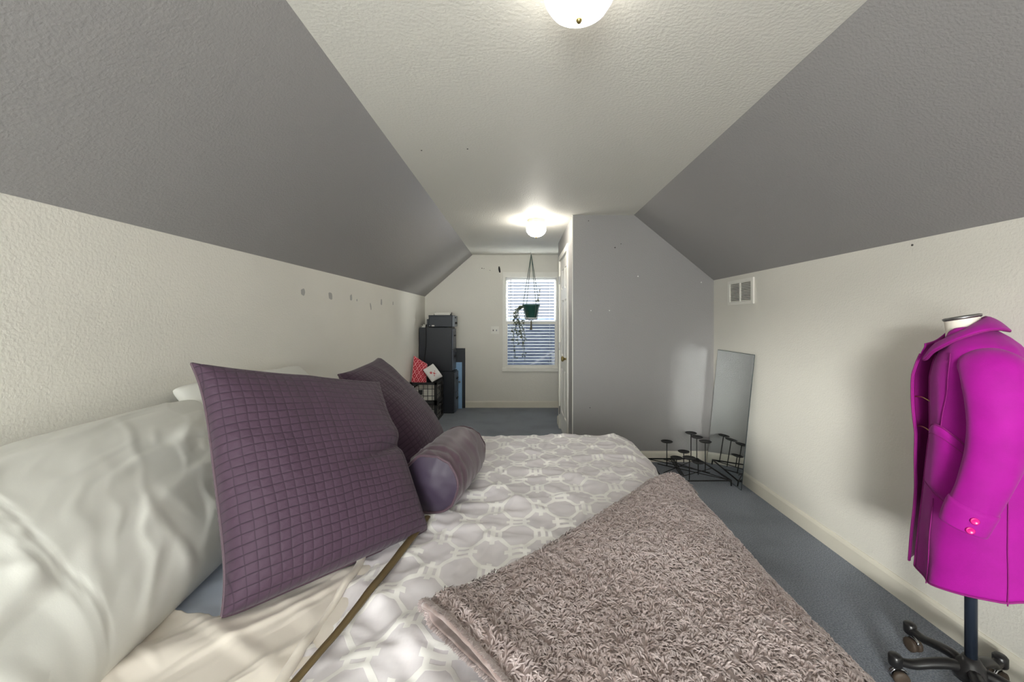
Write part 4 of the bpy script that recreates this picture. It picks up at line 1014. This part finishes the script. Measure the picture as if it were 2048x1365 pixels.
# ================================================================== DRESS FORM AND COAT
HUB = np.array([1.505, 1.335]); FD = np.array([-0.72, 0.69]); FD /= np.linalg.norm(FD); LD = np.array([-FD[1], FD[0]])
if LD[1] > 0: LD = -LD
def loc(f, l, z):
    return np.array([HUB[0]+FD[0]*f+LD[0]*l, HUB[1]+FD[1]*f+LD[1]*l, z])
def locv(f, l, z):
    f, l, z = np.broadcast_arrays(f, l, z)
    return np.stack([HUB[0]+FD[0]*f+LD[0]*l, HUB[1]+FD[1]*f+LD[1]*l, z], -1)
df = thing('dress_form', 'white dress form on a black wheeled stand wearing the coat', 'dress form', (HUB[0], HUB[1], 0))
zn = [(0.10, 0.075), (0.155, 0.085)]
tz = np.array([0.55, 0.65, 0.78, 0.90, 1.00, 1.10, 1.17, 1.205, 1.225, 1.25, 1.268]); th_f = np.array([0.08, 0.085, 0.07, 0.07, 0.075, 0.055, 0.045, 0.044, 0.042, 0.042, 0.042]); th_l = np.array([0.135, 0.14, 0.105, 0.11, 0.12, 0.13, 0.13, 0.085, 0.05, 0.044, 0.043])
lean = np.interp(tz, [0.5, 1.0, 1.27], [0.0, 0.0, 0.02])
an = np.linspace(0, 2*math.pi, 32, endpoint=False)
zt2 = tz[:, None]-np.where(tz[:, None] > 1.24, 0.22*(th_f[:, None]*np.cos(an)), 0)
Vt = locv(lean[:, None]+th_f[:, None]*np.cos(an), th_l[:, None]*np.sin(an), zt2)
quads('torso', Vt.reshape(-1, 3), grid_faces(len(tz), 32, wrap_v=True), 'form_white', df, True)
ncap = loc(0.02, 0, 1.271); capn = np.array([FD[0]*0.22, FD[1]*0.22, 1.0])
lathe('neck_cap', [(0.0, -0.004), (0.044, -0.004), (0.047, 0.0), (0.047, 0.005), (0.040, 0.007), (0.0, 0.008)], 'steel_dull', tuple(ncap), df, n=32, axis=capn)
tube('pole', [loc(0, 0, 0.10), loc(0, 0, 0.60)], 0.0155, 'pole_blue_black', df, n=20)
lathe('hub', [(0.0, 0.065), (0.045, 0.068), (0.05, 0.085), (0.042, 0.108), (0.028, 0.125), (0.020, 0.14), (0.0, 0.14)], 'plastic_black', (HUB[0], HUB[1], 0), df, n=24)
for k in range(5):
    a = math.radians(163-72*k); d = np.array([math.cos(a), math.sin(a)]); R = 0.205
    def q(r, z): return (HUB[0]+d[0]*r, HUB[1]+d[1]*r, z)
    if HUB[0]+d[0]*R > XR-0.05: R = (XR-0.055-HUB[0])/d[0]
    ps_ = spline([q(0.02, 0.098), q(0.06, 0.102), q(0.11, 0.090), q(0.16*R/0.205, 0.074), q(R, 0.078)], 22)
    lg = tube('base_leg', ps_, np.linspace(0.020, 0.015, 22), 'plastic_black', df, n=10, squash=0.85)
    lathe('end_cap', [(0.0, 0.058), (0.017, 0.058), (0.020, 0.064), (0.020, 0.092), (0.015, 0.098), (0.0, 0.099)], 'plastic_black', q(R, 0), lg, n=16)
    tube('caster_stem', [q(R, 0.040), q(R, 0.060)], 0.006, 'chrome', lg, n=8)
    pd = np.array([-d[1], d[0]])
    for sgn in (-1, 1):
        w0 = np.array(q(R-0.012, 0.024)); w_c = w0+np.array([pd[0], pd[1], 0])*sgn*0.011
        lathe('caster_wheel', [(0.0, -0.008), (0.020, -0.008), (0.024, -0.005), (0.024, 0.005), (0.020, 0.008), (0.008, 0.009), (0.0, 0.009)], 'rubber_brown', tuple(w_c), lg, n=18, axis=(pd[0]*sgn, pd[1]*sgn, 0))
    hood = [np.array(q(R-0.012+0.026*math.cos(t), 0.024+0.026*math.sin(t))) for t in np.linspace(0.1, 2.6, 10)]
    tube('caster_hood', hood, 0.005, 'chrome', lg, n=6)

coat = thing('pink_coat', 'bright magenta wool coat hanging open on the dress form', 'coat', (HUB[0], HUB[1], 0.4))
# body surface: th 0 = front, 90deg = wearer's left (towards the viewer)
_z = [0.36, 0.55, 0.72, 0.86, 0.98, 1.08, 1.15, 1.185, 1.21, 1.232, 1.245]
_rf = [0.160, 0.146, 0.133, 0.120, 0.118, 0.114, 0.104, 0.094, 0.080, 0.062, 0.056]
_rl = [0.200, 0.185, 0.168, 0.152, 0.155, 0.165, 0.170, 0.150, 0.110, 0.068, 0.058]
_cf = [-0.024, -0.024, -0.024, -0.022, -0.020, -0.018, -0.016, -0.012, -0.004, 0.006, 0.012]
def body(th, z, off=0.0):
    z = np.asarray(z, float); th = np.asarray(th, float)
    rf = np.interp(z, _z, _rf)+off; rl = np.interp(z, _z, _rl)+off; cf = np.interp(z, _z, _cf)
    c, s = np.cos(th), np.sin(th)
    e = 0.82
    f = cf+rf*np.sign(c)*np.abs(c)**e; l = rl*np.sign(s)*np.abs(s)**e
    f = f+0.006*n2(th*3, z*6, 101)+0.010*np.cos(th*6+1.0)*sstep(0.75, 0.4, z)
    # far front panel stands forward of the near one
    far = np.exp(-((th-2*math.pi)/0.38)**2); f = f+far*(0.012+0.030*sstep(0.50, 1.0, z))
    zz = z-0.045*np.cos(th)*sstep(0.75, 0.40, z)-0.012*np.sin(np.clip(th, 0, math.pi))*0
    fr_ = np.exp(-((np.minimum(th, 2*math.pi-th))/0.75)**2); zz = zz-0.062*fr_*sstep(1.02, 1.243, z)
    return locv(f, l, zz)
ths = np.linspace(math.radians(3), math.radians(360-2), 120); zs = np.concatenate([np.linspace(0.438, 1.08, 60), np.linspace(1.09, 1.243, 26)])
TH, ZZ = np.meshgrid(ths, zs, indexing='ij')
bo_ = quads('coat_body', body(TH, ZZ).reshape(-1, 3), grid_faces(len(ths), len(zs)), 'coat_wool', coat, True)
bo_.data.materials.append(MATS['coat_lining'])
sm = bo_.modifiers.new('thickness', 'SOLIDIFY'); sm.thickness = 0.005; sm.offset = -1 ; sm.material_offset = 1
# sleeves
def sleeve(side):
    ctrl = [(-0.020, 0.120, 1.140), (-0.030, 0.176, 1.116), (-0.036, 0.206, 1.05), (-0.036, 0.222, 0.98), (-0.028, 0.226, 0.88), (-0.006, 0.228, 0.78), (0.022, 0.226, 0.69), (0.034, 0.225, 0.645)]
    C = spline(ctrl, 60); C[:, 1] *= (1.0 if side > 0 else -0.86)
    rf = np.interp(np.linspace(0, 1, 60), [0, 0.1, 0.25, 0.5, 0.75, 1], [0.052, 0.066, 0.067, 0.058, 0.048, 0.043]); rl_ = rf*0.72
    a = np.linspace(0, 2*math.pi, 40, endpoint=False)
    tg_ = np.gradient(C, axis=0); tg_ /= np.linalg.norm(tg_, axis=1)[:, None]
    Fv = np.array([1.0, 0, 0]); V = []
    for i in range(60):
        t = tg_[i]; fv = Fv-t*np.dot(Fv, t); fv /= np.linalg.norm(fv); lv_ = np.cross(t, fv)
        wob = 0.004*n2(np.cos(a)*1.5+i*0.12, np.sin(a)*1.5, 111)
        pt = C[i]+(np.cos(a)*(rf[i]+wob))[:, None]*fv+(np.sin(a)*(rl_[i]+wob))[:, None]*lv_
        V.append(locv(pt[:, 0], pt[:, 1], pt[:, 2]))
    V = np.array(V)
    sl = quads('sleeve', V.reshape(-1, 3), grid_faces(60, 40, wrap_v=True), 'coat_wool', coat, True)
    s_ = sl.modifiers.new('thickness', 'SOLIDIFY'); s_.thickness = 0.004; s_.offset = -1
    # cuff band: last 10 rings, proud
    cen = V[48:].mean(axis=1, keepdims=True); Vc = cen+(V[48:]-cen)*1.085
    Vc = np.concatenate([V[48:49]*1.0, Vc], 0)
    cu = quads('cuff', Vc.reshape(-1, 3), grid_faces(len(Vc), 40, wrap_v=True), 'coat_wool', sl, True)
    s_ = cu.modifiers.new('thickness', 'SOLIDIFY'); s_.thickness = 0.005; s_.offset = -1
    tube('cuff_edge', np.vstack([Vc[-1], Vc[-1][:1]]), 0.003, 'coat_seam', cu, n=6)
    tube('cuff_seam', np.vstack([Vc[3], Vc[3][:1]]), 0.0014, 'coat_seam', cu, n=5)
    if side > 0:   # two buttons on the rear outer side of the cuff
        view = np.array([0.0-HUB[0], 0.0-HUB[1], 0.2]); view /= np.linalg.norm(view)
        for r_ in (4, 9):
            j = max(range(40), key=lambda jj: np.dot((Vc[r_, jj]-cen[min(r_, 11), 0])/np.linalg.norm(Vc[r_, jj]-cen[min(r_, 11), 0]), np.array([view[0]-FD[0]*0.42, view[1]-FD[1]*0.42, 0])))
            nrm = Vc[r_, j]-cen[min(r_, 11), 0]; nrm[2] = 0.0; nrm /= np.linalg.norm(nrm)
            lathe('button', [(0, 0), (0.0095, 0), (0.0105, 0.003), (0.008, 0.005), (0.006, 0.0035), (0, 0.0035)], 'button_magenta', tuple(Vc[r_, j]+nrm*0.004), cu, n=18, axis=nrm)
sleeve(1); sleeve(-1)
# collar: stand + turned-down leaf
ths = np.linspace(math.radians(16), math.radians(344), 70); rows_ = np.linspace(0, 1, 14); CO = []
for t in ths:
    c, s = math.cos(t), math.sin(t); back = 0.5-0.5*c      # 1 at back, 0 at front
    top = (0.022+0.056*c, 0.060*s, 1.186+0.088*back); bot0 = (0.018+0.056*c, 0.058*s, 1.170+0.060*back)
    out = (0.006+(0.088+0.024*(1-back))*c, (0.112+0.012*(1-back))*s, 1.130+0.098*back+0.040*s*s-0.012*math.exp(-((c-0.92)/0.08)**2))
    for r in rows_:
        if r < 0.3: k = r/0.3; p = [bot0[i]*(1-k)+top[i]*k for i in range(3)]
        else:
            k = (r-0.3)/0.7; p = [top[i]*(1-k)+out[i]*k for i in range(3)]; p[2] += 0.007*math.sin(k*math.pi); p[1] += 0.004*math.sin(k*math.pi)*s
        CO.append(locv(p[0], p[1], p[2]))
CO = np.array(CO).reshape(70, 14, 3)
co = quads('collar', CO.reshape(-1, 3), grid_faces(70, 14), 'coat_wool', coat, True)
s_ = co.modifiers.new('thickness', 'SOLIDIFY'); s_.thickness = 0.009; s_.offset = 0
tube('collar_edge', np.vstack([CO[0, 5:], CO[1:, -1], CO[-1, -2:4:-1]]), 0.0032, 'coat_seam', co, n=6)
# seams, pocket, front edge, hem
def surf_line(name, pts_, r=0.0016, off=0.002, n=40, m_='coat_seam'):
    s = spline([(math.radians(a), z, 0) for a, z in pts_], n); tube(name, body(s[:, 0], s[:, 1], off), r, m_, coat, n=5)
surf_line('front_seam', [(52, 1.17), (50, 1.05), (44, 0.95), (40, 0.86)])
surf_line('princess_seam', [(36, 0.68), (35, 0.55), (34, 0.43)])
surf_line('side_seam', [(104, 1.02), (102, 0.8), (100, 0.6), (98, 0.43)])
surf_line('back_seam', [(150, 1.15), (146, 0.9), (146, 0.7), (148, 0.43)])
# patch pocket with a curved top
g1 = np.linspace(0, 1, 26); g2 = np.linspace(0, 1, 30); PU, PV = np.meshgrid(g1, g2, indexing='ij')
pth = np.radians(15+57*PU); topz = 0.895+0.035*np.sin(PU*math.pi)**0.8-0.02*PU; botz = 0.715-0.045*PU
PZ = botz+(topz-botz)*PV
edge_f = np.minimum(np.minimum(PU, 1-PU), np.minimum(PV, 1-PV)); pk = body(pth, PZ, 0.0)+0
offp = 0.002+0.006*sstep(0, 0.06, edge_f)+0.010*PV*np.sin(PU*math.pi)
pk = body(pth, PZ, offp)
po = quads('pocket', pk.reshape(-1, 3), grid_faces(26, 30), 'coat_wool', coat, True)
tube('pocket_edge', np.vstack([pk[:, -1]]), 0.0028, 'coat_seam', po, n=6); tube('pocket_edge', np.vstack([pk[:, 0]]), 0.0022, 'coat_seam', po, n=6)
tube('pocket_stitch', pk[:, -5]+0, 0.0013, 'coat_seam', po, n=5)
zz_ = np.linspace(0.438, 1.20, 50)
for nm, t in (('front_edge', math.radians(3)), ('front_edge', math.radians(358))): tube(nm, body(np.full(50, t), zz_), 0.0035, 'coat_seam', coat, n=6)
hm = np.linspace(math.radians(3), math.radians(358), 100); tube('hem', body(hm, np.full(100, 0.438)), 0.0032, 'coat_seam', coat, n=6)
for z in (0.88, 0.985):
    a0 = body(np.array([math.radians(10)]), np.array([z]), 0.0)[0]; b0_ = body(np.array([math.radians(352)]), np.array([z+0.002]), 0.0)[0]
    tube('clasp', spline([a0, (a0*0.5+b0_*0.5)+np.array([0, 0, 0.006]), b0_], 10), 0.0022, 'brass', coat, n=6)
